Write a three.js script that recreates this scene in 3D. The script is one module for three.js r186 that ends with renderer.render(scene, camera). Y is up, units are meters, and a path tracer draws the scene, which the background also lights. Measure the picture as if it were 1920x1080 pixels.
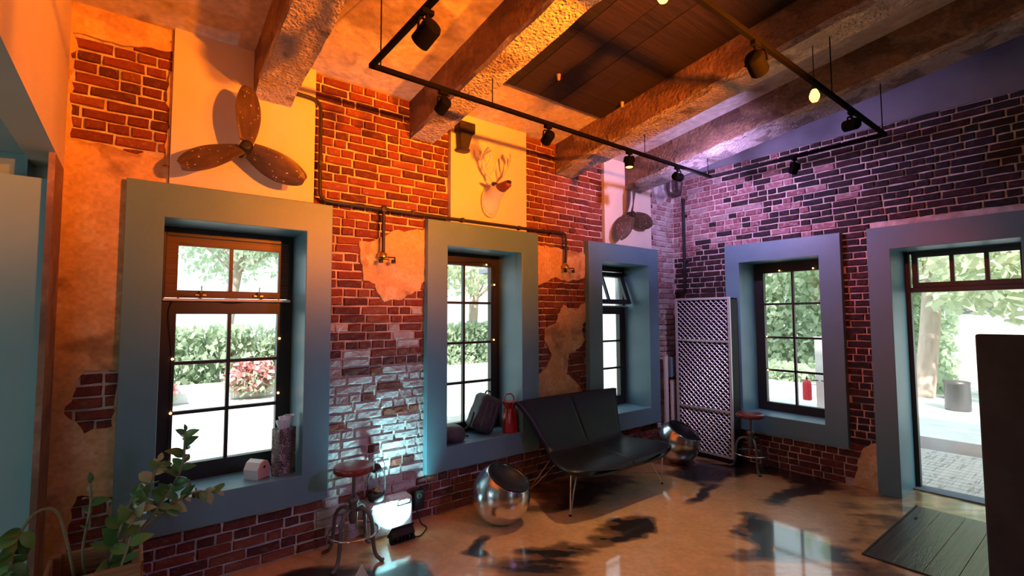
import * as THREE from 'three';
import { RoundedBoxGeometry } from 'three/addons/geometries/RoundedBoxGeometry.js';
import { mergeGeometries, mergeVertices } from 'three/addons/utils/BufferGeometryUtils.js';
import { MarchingCubes } from 'three/addons/objects/MarchingCubes.js';

// ---------------------------------------------------------------- camera, sky, exposure, large lights
const scene = new THREE.Scene();
const renderer = new THREE.WebGLRenderer({ antialias: true });
renderer.toneMapping = THREE.LinearToneMapping;
renderer.toneMappingExposure = 0.82;
renderer.shadowMap.enabled = true;
const D = Math.PI / 180, C0 = (r, g, b) => new THREE.Color().setRGB(r, g, b);
const camera = new THREE.PerspectiveCamera(2 * Math.atan(540 / 903.75) / D, 1920 / 1080, 0.05, 200);
camera.position.set(-5.2114, 1.55, 3.4235);
camera.rotation.set(3.371 * D, -38.033 * D, -0.192 * D, 'YXZ');
scene.add(camera);
scene.background = new THREE.Color(0.74, 0.93, 1.0);          // bright overcast sky
scene.backgroundIntensity = 2.7;

const sun = new THREE.DirectionalLight(C0(1, 0.97, 0.9), 10);   // behind the building, over the roof: it lights the yard and the trees
sun.position.set(-16, 22, 13); sun.target.position.set(0, 0, -3); sun.castShadow = true; sun.shadow.radius = 3; sun.name = 'sun'; sun.target.name = 'sun_target';
Object.assign(sun.shadow.camera, { left: -25, right: 25, top: 25, bottom: -25, near: 1, far: 80 });
scene.add(sun, sun.target);

// stage lamps and added fill lamps: [position, target, colour, candela, half angle, penumbra]
const LAMPS = {
  orangeA: [[-3.6, 2.42, 3.3], [-4.5, 3.35, 0], [1, 0.19, 0.004], 70, 38, 1],
  orangeB: [[-3.0, 2.40, 3.4], [-2.95, 3.35, 0], [1, 0.19, 0.004], 100, 38, 1],
  addedOrange: [[-2.6, 2.9, 4.35], [-5.53, 2.85, 1.5], [1, 0.20, 0.004], 130, 17, 1],  // added unseen lamp, only there to brighten the side wall
  violet: [[-1.40, 2.80, 0.975], [-0.05, 2.75, 1.15], [0.72, 0.44, 1.0], 11, 68, 0.9],
  violetB: [[-1.54, 2.80, 2.36], [-0.85, 3.0, 0], [0.74, 0.50, 1.0], 18, 35, 0.9],
  violetFill: [[-2.2, 2.55, 4.6], [-3.7, 0.8, 0], [0.60, 0.34, 0.95], 13, 20, 0.9],  // added unseen fill, tints the pier and the amber shadows violet
  pink: [[-0.835, 2.8, 1.73], [-0.25, 1.0, 0.45], [0.80, 0.62, 1.0], 8, 26, 0.9],
  warm: [[-2.08, 2.8, 0.975], [-2.3, 0, 1.15], [1, 0.62, 0.28], 9, 30, 1],
  red: [[-2.82, 2.68, 2.2], [-0.1, 1.65, 2.0], [1, 0.09, 0.04], 11, 22, 0.9],
};

// ---------------------------------------------------------------- helpers
function rng(seed) { return () => { seed = (seed + 0x6d2b79f5) | 0; let t = Math.imul(seed ^ (seed >>> 15), 1 | seed); t = (t + Math.imul(t ^ (t >>> 7), 61 | t)) ^ t; return ((t ^ (t >>> 14)) >>> 0) / 4294967296; }; }
const V = (x, y, z) => new THREE.Vector3(x, y, z);
const lerp = (a, b, t) => a + (b - a) * t, clamp = (x, a = 0, b = 1) => Math.min(b, Math.max(a, x));
const sstep = (a, b, x) => { const t = clamp((x - a) / (b - a)); return t * t * (3 - 2 * t); };
const hash = (x, y, s) => { let h = Math.imul(x | 0, 374761393) + Math.imul(y | 0, 668265263) + Math.imul(s | 0, 2147483647 ^ 91); h = Math.imul(h ^ (h >>> 13), 1274126177); return ((h ^ (h >>> 16)) >>> 0) / 4294967296; };
function vnoise(x, y, s = 0, per = 0) {
  const xi = Math.floor(x), yi = Math.floor(y), fx = x - xi, fy = y - yi, u = fx * fx * (3 - 2 * fx), v = fy * fy * (3 - 2 * fy);
  const w = per ? (a) => ((a % per) + per) % per : (a) => a;
  const a = hash(w(xi), w(yi), s), b = hash(w(xi + 1), w(yi), s), c = hash(w(xi), w(yi + 1), s), d = hash(w(xi + 1), w(yi + 1), s);
  return a + (b - a) * u + (c - a) * v + (a - b - c + d) * u * v;
}
function fbm(x, y, s = 0, oct = 4, per = 0) { let r = 0, a = 0.5, t = 0; for (let o = 0; o < oct; o++) { r += a * vnoise(x, y, s + o * 17, per); t += a; x *= 2; y *= 2; per *= 2; a *= 0.5; } return r / t; }
function tex(n, f, srgb = true, m = n) {                       // f(u, v) -> [r, g, b] linear 0..1, tiling
  const d = new Uint8Array(n * m * 4);
  for (let j = 0; j < m; j++) for (let i = 0; i < n; i++) {
    const c = f(i / n, j / m), o = (j * n + i) * 4;
    for (let k = 0; k < 3; k++) { let v = clamp(c[k]); if (srgb) v = v <= 0.0031308 ? v * 12.92 : 1.055 * Math.pow(v, 1 / 2.4) - 0.055; d[o + k] = Math.round(v * 255); }
    d[o + 3] = 255;
  }
  const t = new THREE.DataTexture(d, n, m); t.wrapS = t.wrapT = THREE.RepeatWrapping; t.magFilter = THREE.LinearFilter; t.minFilter = THREE.LinearFilter;
  if (srgb) t.colorSpace = THREE.SRGBColorSpace; t.needsUpdate = true; return t;
}
const rep = (t, x, y = x) => { const c = t.clone(); c.repeat.set(x, y); c.needsUpdate = true; return c; };
const std = (o) => new THREE.MeshStandardMaterial(o), phy = (o) => new THREE.MeshPhysicalMaterial(o);
const C = (r, g, b) => new THREE.Color().setRGB(r, g, b);
function boxUV(g) {                                            // uv in metres by the dominant axis of each face
  if (g.index) g = g.toNonIndexed();
  const p = g.attributes.position, uv = new Float32Array(p.count * 2), a = V(), b = V(), c = V();
  for (let i = 0; i < p.count; i += 3) {
    a.fromBufferAttribute(p, i); b.fromBufferAttribute(p, i + 1); c.fromBufferAttribute(p, i + 2);
    const n = b.clone().sub(a).cross(c.clone().sub(a)), x = Math.abs(n.x), y = Math.abs(n.y), z = Math.abs(n.z);
    [a, b, c].forEach((q, k) => { const o = (i + k) * 2; if (z >= x && z >= y) { uv[o] = q.x; uv[o + 1] = q.y; } else if (x >= y) { uv[o] = q.z; uv[o + 1] = q.y; } else { uv[o] = q.x; uv[o + 1] = q.z; } });
  }
  g.setAttribute('uv', new THREE.BufferAttribute(uv, 2)); return g;
}
const used = {};
const numbered = (n) => { const k = used[n] = (used[n] ?? -1) + 1; return k ? n + '_' + String(k).padStart(3, '0') : n; };
function add(name, geo, mat, parent) {
  if (Array.isArray(geo)) geo = mergeGeometries(geo.map((g) => { g = g.index ? g.toNonIndexed() : g; for (const k of Object.keys(g.attributes)) if (!['position', 'normal', 'uv'].includes(k)) g.deleteAttribute(k); return g; }));
  const m = new THREE.Mesh(geo, mat); m.name = parent === scene ? numbered(name) : name; m.castShadow = m.receiveShadow = true; parent.add(m); return m;
}
function tag(o, label, category, group, kind) { o.userData.label = label; if (category) o.userData.category = category; if (group) o.userData.group = group; if (kind) o.userData.kind = kind; return o; }
function thing(name, label, category, [x, y, z] = [0, 0, 0], turn = 0, group) { const o = new THREE.Group(); o.name = numbered(name); o.position.set(x, y, z); o.rotation.y = turn; scene.add(o); return tag(o, label, category, group); }
function struct(name, label, category) { const o = new THREE.Group(); o.name = name; scene.add(o); tag(o, label, category, null, 'structure'); return o; }
function copy(o, label) { const c = o.clone(); c.name = numbered(o.name.replace(/_\d{3}$/, '')); c.userData = { ...o.userData, label }; scene.add(c); return c; }
const box = (x0, x1, y0, y1, z0, z1) => boxUV(new THREE.BoxGeometry(x1 - x0, y1 - y0, z1 - z0).translate((x0 + x1) / 2, (y0 + y1) / 2, (z0 + z1) / 2));
const rbox = (x0, x1, y0, y1, z0, z1, r = 0.005, s = 2) => boxUV(new RoundedBoxGeometry(x1 - x0, y1 - y0, z1 - z0, s, Math.min(r, (x1 - x0) / 2.01, (y1 - y0) / 2.01, (z1 - z0) / 2.01)).translate((x0 + x1) / 2, (y0 + y1) / 2, (z0 + z1) / 2));
const tube = (pts, r, seg = 0, rad = 10, tension = 0.5) => new THREE.TubeGeometry(new THREE.CatmullRomCurve3(pts.map((p) => V(...p)), false, 'catmullrom', tension), seg || pts.length * 8, r, rad);
function rod(a, b, r, r2 = r, n = 10) { const p = V(...a), q = V(...b), g = new THREE.CylinderGeometry(r2, r, p.distanceTo(q), n); g.applyQuaternion(new THREE.Quaternion().setFromUnitVectors(V(0, 1, 0), q.clone().sub(p).normalize())); return g.translate((p.x + q.x) / 2, (p.y + q.y) / 2, (p.z + q.z) / 2); }
const lathe = (pts, n = 32) => new THREE.LatheGeometry(pts.map((p) => new THREE.Vector2(p[0], p[1])), n);
function poly(pts, holes, depth, bevel = 0) { const s = new THREE.Shape(pts.map((p) => new THREE.Vector2(p[0], p[1]))); for (const h of holes) s.holes.push(new THREE.Path(h.map((p) => new THREE.Vector2(p[0], p[1])))); return new THREE.ExtrudeGeometry(s, { depth, bevelEnabled: bevel > 0, bevelSize: bevel, bevelThickness: bevel, bevelSegments: 2, curveSegments: 24 }); }
const rect = (x0, x1, y0, y1) => [[x0, y0], [x1, y0], [x1, y1], [x0, y1]];
const inPoly = (x, y, P) => { let c = false; for (let i = 0, j = P.length - 1; i < P.length; j = i++) if ((P[i][1] > y) !== (P[j][1] > y) && x < (P[j][0] - P[i][0]) * (y - P[i][1]) / (P[j][1] - P[i][1]) + P[i][0]) c = !c; return c; };
function ragged(P, amp, s, step = 0.03) {                        // a broken outline: each edge cut up and shaken
  const o = []; for (let i = 0; i < P.length; i++) { const a = P[i], b = P[(i + 1) % P.length], n = Math.max(1, Math.round(Math.hypot(b[0] - a[0], b[1] - a[1]) / step)); for (let k = 0; k < n; k++) { const x = lerp(a[0], b[0], k / n), y = lerp(a[1], b[1], k / n); o.push([x + (vnoise(x * 25, y * 25, s) - 0.5) * 2 * amp, y + (vnoise(x * 25, y * 25, s + 5) - 0.5) * 2 * amp]); } } return o;
}
function shake(g, amp, freq, s) { const p = g.attributes.position; for (let i = 0; i < p.count; i++) { const x = p.getX(i), y = p.getY(i), z = p.getZ(i); p.setXYZ(i, x + (fbm(y * freq + 9, z * freq, s, 3) - 0.5) * amp, y + (fbm(x * freq, z * freq + 3, s + 1, 3) - 0.5) * amp, z + (fbm(x * freq + 5, y * freq, s + 2, 3) - 0.5) * amp); } g.computeVertexNormals(); return g; }
function shell(f, nu, nv, th) {                                  // closed shell round a surface f(u, v); th(u, v) is its half thickness
  const P = [], N = [], pos = [], uv = [], idx = [], e = 1e-3;
  for (let j = 0; j <= nv; j++) for (let i = 0; i <= nu; i++) { const u = i / nu, v = j / nv; P.push(f(u, v)); const a = f(Math.min(1, u + e), v).sub(f(Math.max(0, u - e), v)), b = f(u, Math.min(1, v + e)).sub(f(u, Math.max(0, v - e))); N.push(a.cross(b).normalize()); }
  for (const s of [1, -1]) for (let k = 0; k < P.length; k++) { const u = (k % (nu + 1)) / nu, v = Math.floor(k / (nu + 1)) / nv, q = P[k].clone().addScaledVector(N[k], s * th(u, v)); pos.push(q.x, q.y, q.z); uv.push(u, v); }
  const M = P.length, id = (i, j) => j * (nu + 1) + i, quad = (a, b, c, d) => idx.push(a, b, c, a, c, d);
  for (let j = 0; j < nv; j++) for (let i = 0; i < nu; i++) { quad(id(i, j), id(i + 1, j), id(i + 1, j + 1), id(i, j + 1)); quad(M + id(i, j), M + id(i, j + 1), M + id(i + 1, j + 1), M + id(i + 1, j)); }
  for (let i = 0; i < nu; i++) { quad(id(i, 0), M + id(i, 0), M + id(i + 1, 0), id(i + 1, 0)); quad(id(i, nv), id(i + 1, nv), M + id(i + 1, nv), M + id(i, nv)); }
  for (let j = 0; j < nv; j++) { quad(id(0, j), id(0, j + 1), M + id(0, j + 1), M + id(0, j)); quad(id(nu, j), M + id(nu, j), M + id(nu, j + 1), id(nu, j + 1)); }
  const g = new THREE.BufferGeometry(); g.setAttribute('position', new THREE.Float32BufferAttribute(pos, 3)); g.setAttribute('uv', new THREE.Float32BufferAttribute(uv, 2)); g.setIndex(idx); g.computeVertexNormals(); return g;
}
function sdf(f, c, half, res) {                                  // mesh of f(p) < 0 in a cube
  const mc = new MarchingCubes(res, std({}), false, false, 60000), h = res / 2; mc.isolation = 0;
  const q = V(); for (let k = 0; k < res; k++) for (let j = 0; j < res; j++) for (let i = 0; i < res; i++) { q.set(c[0] + (i - h) / h * half, c[1] + (j - h) / h * half, c[2] + (k - h) / h * half); mc.field[i + j * res + k * res * res] = -f(q); }
  mc.update(); const g = new THREE.BufferGeometry(), n = mc.count, P = mc.positionArray.slice(0, n * 3);
  for (let i = 0; i < n * 3; i++) P[i] = c[i % 3] + P[i] * half;
  g.setAttribute('position', new THREE.BufferAttribute(P, 3)); let m = mergeVertices(g, 1e-5); m.computeVertexNormals(); return boxUV(m);
}
const cap = (p, a, b, r1, r2) => { const pa = p.clone().sub(a), ba = b.clone().sub(a), h = clamp(pa.dot(ba) / ba.lengthSq()); return pa.addScaledVector(ba, -h).length() - lerp(r1, r2, h); };
const smin = (a, b, k) => { const h = Math.max(k - Math.abs(a - b), 0) / k; return Math.min(a, b) - h * h * k / 4; };
const ell = (p, c, r) => { const x = (p.x - c[0]) / r[0], y = (p.y - c[1]) / r[1], z = (p.z - c[2]) / r[2], k = Math.sqrt(x * x + y * y + z * z); return (k - 1) * Math.min(...r); };
function spot([p, t, c, I, ang, pen]) { const l = new THREE.SpotLight(C(...c), I, 0, ang * D, pen, 2); l.position.set(...p); l.target.position.set(...t); l.castShadow = true; l.shadow.radius = 2; scene.add(l); scene.add(l.target); l.name = 'spot_beam'; l.target.name = 'spot_target'; return l; }

// ---------------------------------------------------------------- materials
const nGrain = tex(256, (u, v) => { const k = fbm(u * 32, v * 32, 3, 4, 32); return [k, k, k]; }, false);
const nCoarse = tex(256, (u, v) => { const k = fbm(u * 8, v * 8, 11, 5, 8); return [k, k, k]; }, false);
const mottled = (a, b, s, f = 6, c = 1.6) => tex(256, (u, v) => { const k = clamp((fbm(u * f, v * f, s, 5, f) - 0.5) * c + 0.5); return [lerp(a[0], b[0], k), lerp(a[1], b[1], k), lerp(a[2], b[2], k)]; });
const M = {};
M.teal = std({ map: rep(mottled([0.112, 0.240, 0.290], [0.130, 0.268, 0.322], 21), 1.2), roughness: 0.42, bumpMap: rep(nGrain, 2), bumpScale: 0.0006 });
M.tealRoom = std({ map: rep(mottled([0.22, 0.38, 0.40], [0.26, 0.42, 0.44], 22), 0.7), roughness: 0.6 });
M.mortar = std({ map: rep(mottled([0.46, 0.38, 0.34], [0.80, 0.72, 0.66], 31, 8, 2.2), 1.4), roughness: 0.95, bumpMap: rep(nGrain, 3), bumpScale: 0.006 });
M.panel = std({ map: rep(mottled([0.70, 0.63, 0.52], [0.78, 0.71, 0.60], 33), 0.8), roughness: 0.6 });
M.greyPlaster = std({ map: rep(mottled([0.12, 0.14, 0.17], [0.24, 0.26, 0.30], 36, 4, 2.2), 0.6), roughness: 0.85, bumpMap: rep(nGrain, 2), bumpScale: 0.003 });
const stain = (base, dirt, pale, s) => tex(512, (u, v) => {
  const k = fbm(u * 5, v * 5, s, 5, 5), d = sstep(0.52, 0.66, fbm(u * 4 + k, v * 4, s + 9, 5, 4)), w = sstep(0.6, 0.7, fbm(u * 9, v * 9, s + 40, 4, 9)), g = fbm(u * 64, v * 64, s + 70, 2, 64);
  return [0, 1, 2].map((i) => lerp(lerp(base[i], pale[i], w * 0.7), dirt[i], d * 0.75) * (0.8 + 0.4 * g));
});
M.plaster = std({ map: rep(stain([0.62, 0.40, 0.19], [0.22, 0.12, 0.06], [0.72, 0.54, 0.32], 41), 0.9), roughness: 0.9, bumpMap: rep(nCoarse, 2), bumpScale: 0.008 });
M.whitewash = std({ map: rep(stain([0.66, 0.66, 0.66], [0.34, 0.30, 0.30], [0.8, 0.8, 0.8], 43), 1.5), roughness: 0.9, bumpMap: rep(nGrain, 3), bumpScale: 0.006 });
M.sidePlaster = std({ map: rep(mottled([0.52, 0.43, 0.32], [0.60, 0.50, 0.38], 45), 0.6), roughness: 0.7 });
M.jamb = std({ map: rep(stain([0.30, 0.16, 0.10], [0.14, 0.07, 0.05], [0.40, 0.24, 0.15], 46), 0.8), roughness: 0.8 });
M.ceiling = std({ map: rep(stain([0.58, 0.53, 0.49], [0.22, 0.17, 0.15], [0.72, 0.69, 0.67], 47), 0.55), roughness: 0.9, bumpMap: rep(nCoarse, 1.5), bumpScale: 0.012 });
M.beamSide = std({ map: rep(stain([0.225, 0.128, 0.083], [0.090, 0.049, 0.038], [0.315, 0.217, 0.150], 51), 0.9), roughness: 0.85, bumpMap: rep(nGrain, 1.4), bumpScale: 0.012 });
M.beamSoffit = std({ map: rep(stain([0.46, 0.42, 0.40], [0.15, 0.13, 0.13], [0.64, 0.61, 0.60], 53), 1.4), roughness: 0.95, bumpMap: rep(nGrain, 2.5), bumpScale: 0.02 });
const plankTex = (a, b, s) => tex(512, (u, v) => { const k = fbm(u * 3 + fbm(u * 4, v * 4, s, 3, 4), v * 48, s, 4, 0), w = sstep(0.6, 0.75, fbm(u * 4, v * 24, s + 8, 3, 0)); return [0, 1, 2].map((i) => lerp(a[i], b[i], clamp(k * 1.4 - 0.2)) * (1 - 0.4 * w)); });
M.plank = [0, 1, 2].map((k) => std({ map: rep(plankTex([0.006 + k * 0.002, 0.006 + k * 0.001, 0.007 + k * 0.001], [0.018 + k * 0.008, 0.013 + k * 0.004, 0.014 + k * 0.004], 61 + k), 0.5, 2), roughness: 0.65, bumpMap: rep(nGrain, 1, 6), bumpScale: 0.003 }));
M.board = [0, 1, 2].map((k) => std({ map: rep(plankTex([0.035, 0.036, 0.04], [0.12 + k * 0.02, 0.118 + k * 0.02, 0.125 + k * 0.02], 65 + k), 0.5, 2), roughness: 0.28, bumpMap: rep(nGrain, 1, 6), bumpScale: 0.001 }));
M.crate = std({ map: rep(plankTex([0.24, 0.11, 0.055], [0.42, 0.22, 0.11], 69), 1, 3), roughness: 0.6 });
const brickTex = (a, b, dust, s) => tex(128, (u, v) => { const k = fbm(u * 6, v * 6, s, 4, 6), w = sstep(0.58, 0.7, fbm(u * 8, v * 8, s + 13, 4, 8)), g = fbm(u * 40, v * 40, s + 3, 2, 40); return [0, 1, 2].map((i) => lerp(lerp(a[i], b[i], k), dust[i], w * 0.55) * (0.75 + 0.5 * g)); });
const bm = (a, b, d, s) => std({ map: brickTex(a, b, d, s), roughness: 0.88, bumpMap: nCoarse, bumpScale: 0.006 });
M.redBrick = [bm([0.165, 0.030, 0.019], [0.220, 0.050, 0.030], [0.231, 0.099, 0.066], 71), bm([0.121, 0.022, 0.018], [0.176, 0.039, 0.025], [0.176, 0.077, 0.055], 72), bm([0.187, 0.047, 0.028], [0.253, 0.077, 0.044], [0.275, 0.154, 0.110], 73), bm([0.072, 0.017, 0.017], [0.121, 0.028, 0.022], [0.165, 0.077, 0.061], 74)];
M.darkBrick = [bm([0.014, 0.011, 0.014], [0.031, 0.022, 0.025], [0.062, 0.043, 0.046], 75), bm([0.031, 0.012, 0.015], [0.056, 0.022, 0.024], [0.099, 0.056, 0.056], 76), bm([0.017, 0.012, 0.015], [0.043, 0.019, 0.022], [0.074, 0.046, 0.050], 77)];
M.limeBrick = [bm([0.368, 0.304, 0.296], [0.496, 0.448, 0.440], [0.600, 0.576, 0.560], 78), bm([0.288, 0.176, 0.168], [0.440, 0.368, 0.360], [0.560, 0.528, 0.512], 79), bm([0.440, 0.400, 0.392], [0.560, 0.528, 0.520], [0.320, 0.192, 0.176], 80)];
M.pinkBrick = [bm([0.26, 0.10, 0.11], [0.40, 0.22, 0.23], [0.55, 0.45, 0.45], 81), bm([0.18, 0.06, 0.07], [0.30, 0.13, 0.14], [0.45, 0.36, 0.36], 82)];
M.black = std({ color: C(0.0045, 0.005, 0.0055), roughness: 0.7 });
M.track = phy({ color: C(0.0018, 0.002, 0.0022), roughness: 0.85, specularIntensity: 0.2 });
M.iron = std({ map: rep(mottled([0.018, 0.016, 0.016], [0.05, 0.038, 0.034], 91), 3), roughness: 0.55, metalness: 0.35 });
M.sash = std({ map: rep(mottled([0.010, 0.010, 0.010], [0.022, 0.018, 0.016], 92), 2), roughness: 0.4 });
M.sashWood = std({ map: rep(plankTex([0.06, 0.026, 0.014], [0.14, 0.06, 0.03], 93), 1, 3), roughness: 0.45 });
M.brass = std({ color: C(0.62, 0.40, 0.12), roughness: 0.3, metalness: 1 });
M.chrome = std({ color: C(0.78, 0.74, 0.72), roughness: 0.12, metalness: 1 });
M.steel = std({ color: C(0.17, 0.14, 0.13), roughness: 0.42, metalness: 0.75, bumpMap: rep(nGrain, 2), bumpScale: 0.0008 });
M.alu = std({ color: C(0.72, 0.73, 0.74), roughness: 0.2, metalness: 1, bumpMap: rep(nGrain, 4), bumpScale: 0.0004 });
M.leather = phy({ color: C(0.005, 0.006, 0.007), specularIntensity: 0.7, roughness: 0.36, bumpMap: rep(nGrain, 6), bumpScale: 0.0012, clearcoat: 0.15, clearcoatRoughness: 0.35 });
M.redLeather = phy({ color: C(0.20, 0.022, 0.020), roughness: 0.3, clearcoat: 0.4, clearcoatRoughness: 0.2 });
M.glass = phy({ color: C(1, 1, 1), transmission: 1, thickness: 0, roughness: 0.0, ior: 1.5 });
M.clearGlass = phy({ color: C(0.98, 1, 1), transmission: 1, thickness: 0, roughness: 0.02, ior: 1.5 });
M.bronze = std({ map: tex(256, (u, v) => { const k = fbm(u * 6, v * 6, 97, 4, 6); let f = 0; for (let i = 0; i < 26; i++) { const x = hash(i, 1, 4), y = hash(i, 2, 4), r = 0.006 + 0.012 * hash(i, 3, 4); f = Math.max(f, 1 - sstep(r * 0.7, r, Math.hypot(u - x, (v - y)))); } return [lerp(lerp(0.05, 0.17, k), 0.85, f), lerp(lerp(0.032, 0.10, k), 0.75, f), lerp(lerp(0.022, 0.06, k), 0.55, f)]; }), roughness: 0.5, metalness: 0.25 });
M.white = std({ color: C(0.72, 0.70, 0.66), roughness: 0.55 });
M.cardboardPink = std({ color: C(0.62, 0.34, 0.28), roughness: 0.7 });
M.leaf = [phy({ color: C(0.05, 0.15, 0.04), roughness: 0.3, side: THREE.DoubleSide }), phy({ color: C(0.12, 0.26, 0.07), roughness: 0.32, side: THREE.DoubleSide }), phy({ color: C(0.36, 0.38, 0.20), roughness: 0.4, side: THREE.DoubleSide })];
M.stem = std({ color: C(0.22, 0.20, 0.11), roughness: 0.6 });
M.soil = std({ map: rep(mottled([0.01, 0.008, 0.006], [0.05, 0.035, 0.025], 99, 16), 2), roughness: 1 });
M.glowWarm = std({ color: C(0.9, 0.5, 0.2), emissive: C(1, 0.45, 0.10), emissiveIntensity: 6 });
const glow = (c, i) => std({ color: C(0.1, 0.1, 0.1), emissive: C(...c), emissiveIntensity: i });

// floor: polished stained concrete, tan and near-black stains
const FX0 = -6.0, FZ0 = -0.5, FS = 6.8;
const darkBlobs = [[-2.84, 1.08, 0.42, 0.30], [-2.27, 1.12, 0.24, 0.13], [-3.86, 0.62, 0.24, 0.20], [-3.30, 0.58, 0.07, 0.22], [-1.95, 0.42, 0.65, 0.24], [-0.55, 1.62, 0.30, 0.10], [-1.3, 1.0, 0.30, 0.10], [-0.7, 0.75, 0.3, 0.2], [-1.55, 2.0, 0.16, 0.30], [-1.75, 1.75, 0.2, 0.14], [-0.2, 1.35, 0.2, 0.5], [-4.6, 0.3, 0.6, 0.2], [-3.0, 1.6, 0.3, 0.2]];
const paleBlobs = [[-2.62, 0.62, 0.34, 0.16], [-2.30, 0.78, 0.5, 0.12], [-3.50, 0.66, 0.18, 0.2], [-2.45, 1.5, 0.6, 0.25], [-0.62, 1.25, 0.34, 0.12], [-0.85, 1.85, 0.5, 0.12], [-3.3, 0.32, 0.4, 0.1], [-1.55, 0.9, 0.25, 0.08], [-1.1, 2.05, 0.2, 0.07], [-4.3, 0.1, 0.3, 0.08]];
M.floor = phy({ map: tex(2048, (u, v) => {
  const X = FX0 + u * FS, Z = FZ0 + v * FS, wx = X + (fbm(X * 2.2, Z * 2.2, 5, 4) - 0.5) * 0.5, wz = Z + (fbm(X * 2.2 + 40, Z * 2.2, 6, 4) - 0.5) * 0.5;
  let s = (fbm(wx * 1.1, wz * 1.6, 7, 4) - 0.5) * 1.6 - 0.14;
  for (const [a, b, r, q] of darkBlobs) { const d = ((wx - a) / r) ** 2 + ((wz - b) / q) ** 2; s += 1.0 * Math.exp(-d * 1.1); }
  for (const [a, b, r, q] of paleBlobs) { const d = ((wx - a) / r) ** 2 + ((wz - b) / q) ** 2; s -= 0.75 * Math.exp(-d * 1.1); }
  s += (fbm((X + Z) * 2.2, (X - Z) * 9, 14, 3) - 0.5) * 0.55; const e = (fbm(X * 22, Z * 22, 8, 3) - 0.5) * 0.22, dark = sstep(0.30, 0.42, s + e), mid = sstep(-0.06, 0.26, s + e * 0.5), g = fbm(X * 40, Z * 40, 9, 3), gl = fbm(X * 6, Z * 6, 10, 3);
  const tan = [0.74 + 0.2 * (gl - 0.5), 0.45 + 0.14 * (gl - 0.5), 0.20 + 0.07 * (gl - 0.5)], brown = [0.19, 0.105, 0.055], blk = [0.020, 0.015, 0.014];
  return [0, 1, 2].map((i) => lerp(lerp(tan[i], brown[i], mid), blk[i], dark) * (0.82 + 0.36 * g));
}), roughness: 0.34, roughnessMap: null, clearcoat: 1, clearcoatRoughness: 0.07, bumpMap: rep(nCoarse, 3), bumpScale: 0.0006 });

// ---------------------------------------------------------------- measures (metres; corner of the two brick walls at the origin)
const To = 2.317, Ti = 2.127, Bi = 0.518, Bo = 0.344, P = 0.06, SASH = -0.30;
const W = [[-5.267, -5.098, -4.3165, -4.156], [-3.412, -3.240, -2.460, -2.273], [-1.584, -1.388, -0.5885, -0.4187]];
const W4 = [0.682, 0.832, 1.6144, 1.791], DR = [2.006, 2.1635, 2.96, 3.125];
const panels = [[-5.08, -4.276], [-3.20, -2.39], [-1.31, -0.50]];
const SL = 0.14, CEIL = 3.25, WALLH = 4.6, XL = -5.53, ZR = 8.4;

// ---------------------------------------------------------------- bricks
const brickGeo = [];
for (let k = 0; k < 8; k++) {                                    // unit bricks: face 1 x 1 at z = 0, chamfered, uneven
  const r = rng(500 + k), nx = 4, ny = 3, pos = [], uv = [], idx = [], u0 = r(), v0 = r();
  const xs = [-0.5, -0.46, 0.0 + (r() - 0.5) * 0.3, 0.46, 0.5], ys = [-0.5, -0.41, 0.41, 0.5];
  const edge = (x, y) => [x + (r() - 0.5) * 0.03, y + (r() - 0.5) * 0.12];
  for (let j = 0; j <= ny; j++) for (let i = 0; i <= nx; i++) { const rim = i === 0 || j === 0 || i === nx || j === ny, q = edge(xs[i], ys[j]); pos.push(q[0], q[1], rim ? -0.012 : (r() - 0.6) * 0.008); uv.push(u0 + xs[i] * 0.8, v0 + ys[j] * 0.3); }
  for (let j = 0; j < ny; j++) for (let i = 0; i < nx; i++) { const a = j * (nx + 1) + i; idx.push(a, a + 1, a + nx + 2, a, a + nx + 2, a + nx + 1); }
  const ring = []; for (let i = 0; i <= nx; i++) ring.push(i); for (let j = 1; j <= ny; j++) ring.push(j * (nx + 1) + nx); for (let i = nx - 1; i >= 0; i--) ring.push(ny * (nx + 1) + i); for (let j = ny - 1; j > 0; j--) ring.push(j * (nx + 1));
  const base = pos.length / 3; for (const q of ring) { pos.push(pos[q * 3], pos[q * 3 + 1], -0.03); uv.push(uv[q * 2], uv[q * 2 + 1]); }
  ring.forEach((q, i) => { const n = (i + 1) % ring.length; idx.push(q, base + i, base + n, q, base + n, ring[n]); });
  let g = new THREE.BufferGeometry(); g.setAttribute('position', new THREE.Float32BufferAttribute(pos, 3)); g.setAttribute('uv', new THREE.Float32BufferAttribute(uv, 2)); g.setIndex(idx); g = g.toNonIndexed(); g.computeVertexNormals(); brickGeo.push(g);
}
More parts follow.
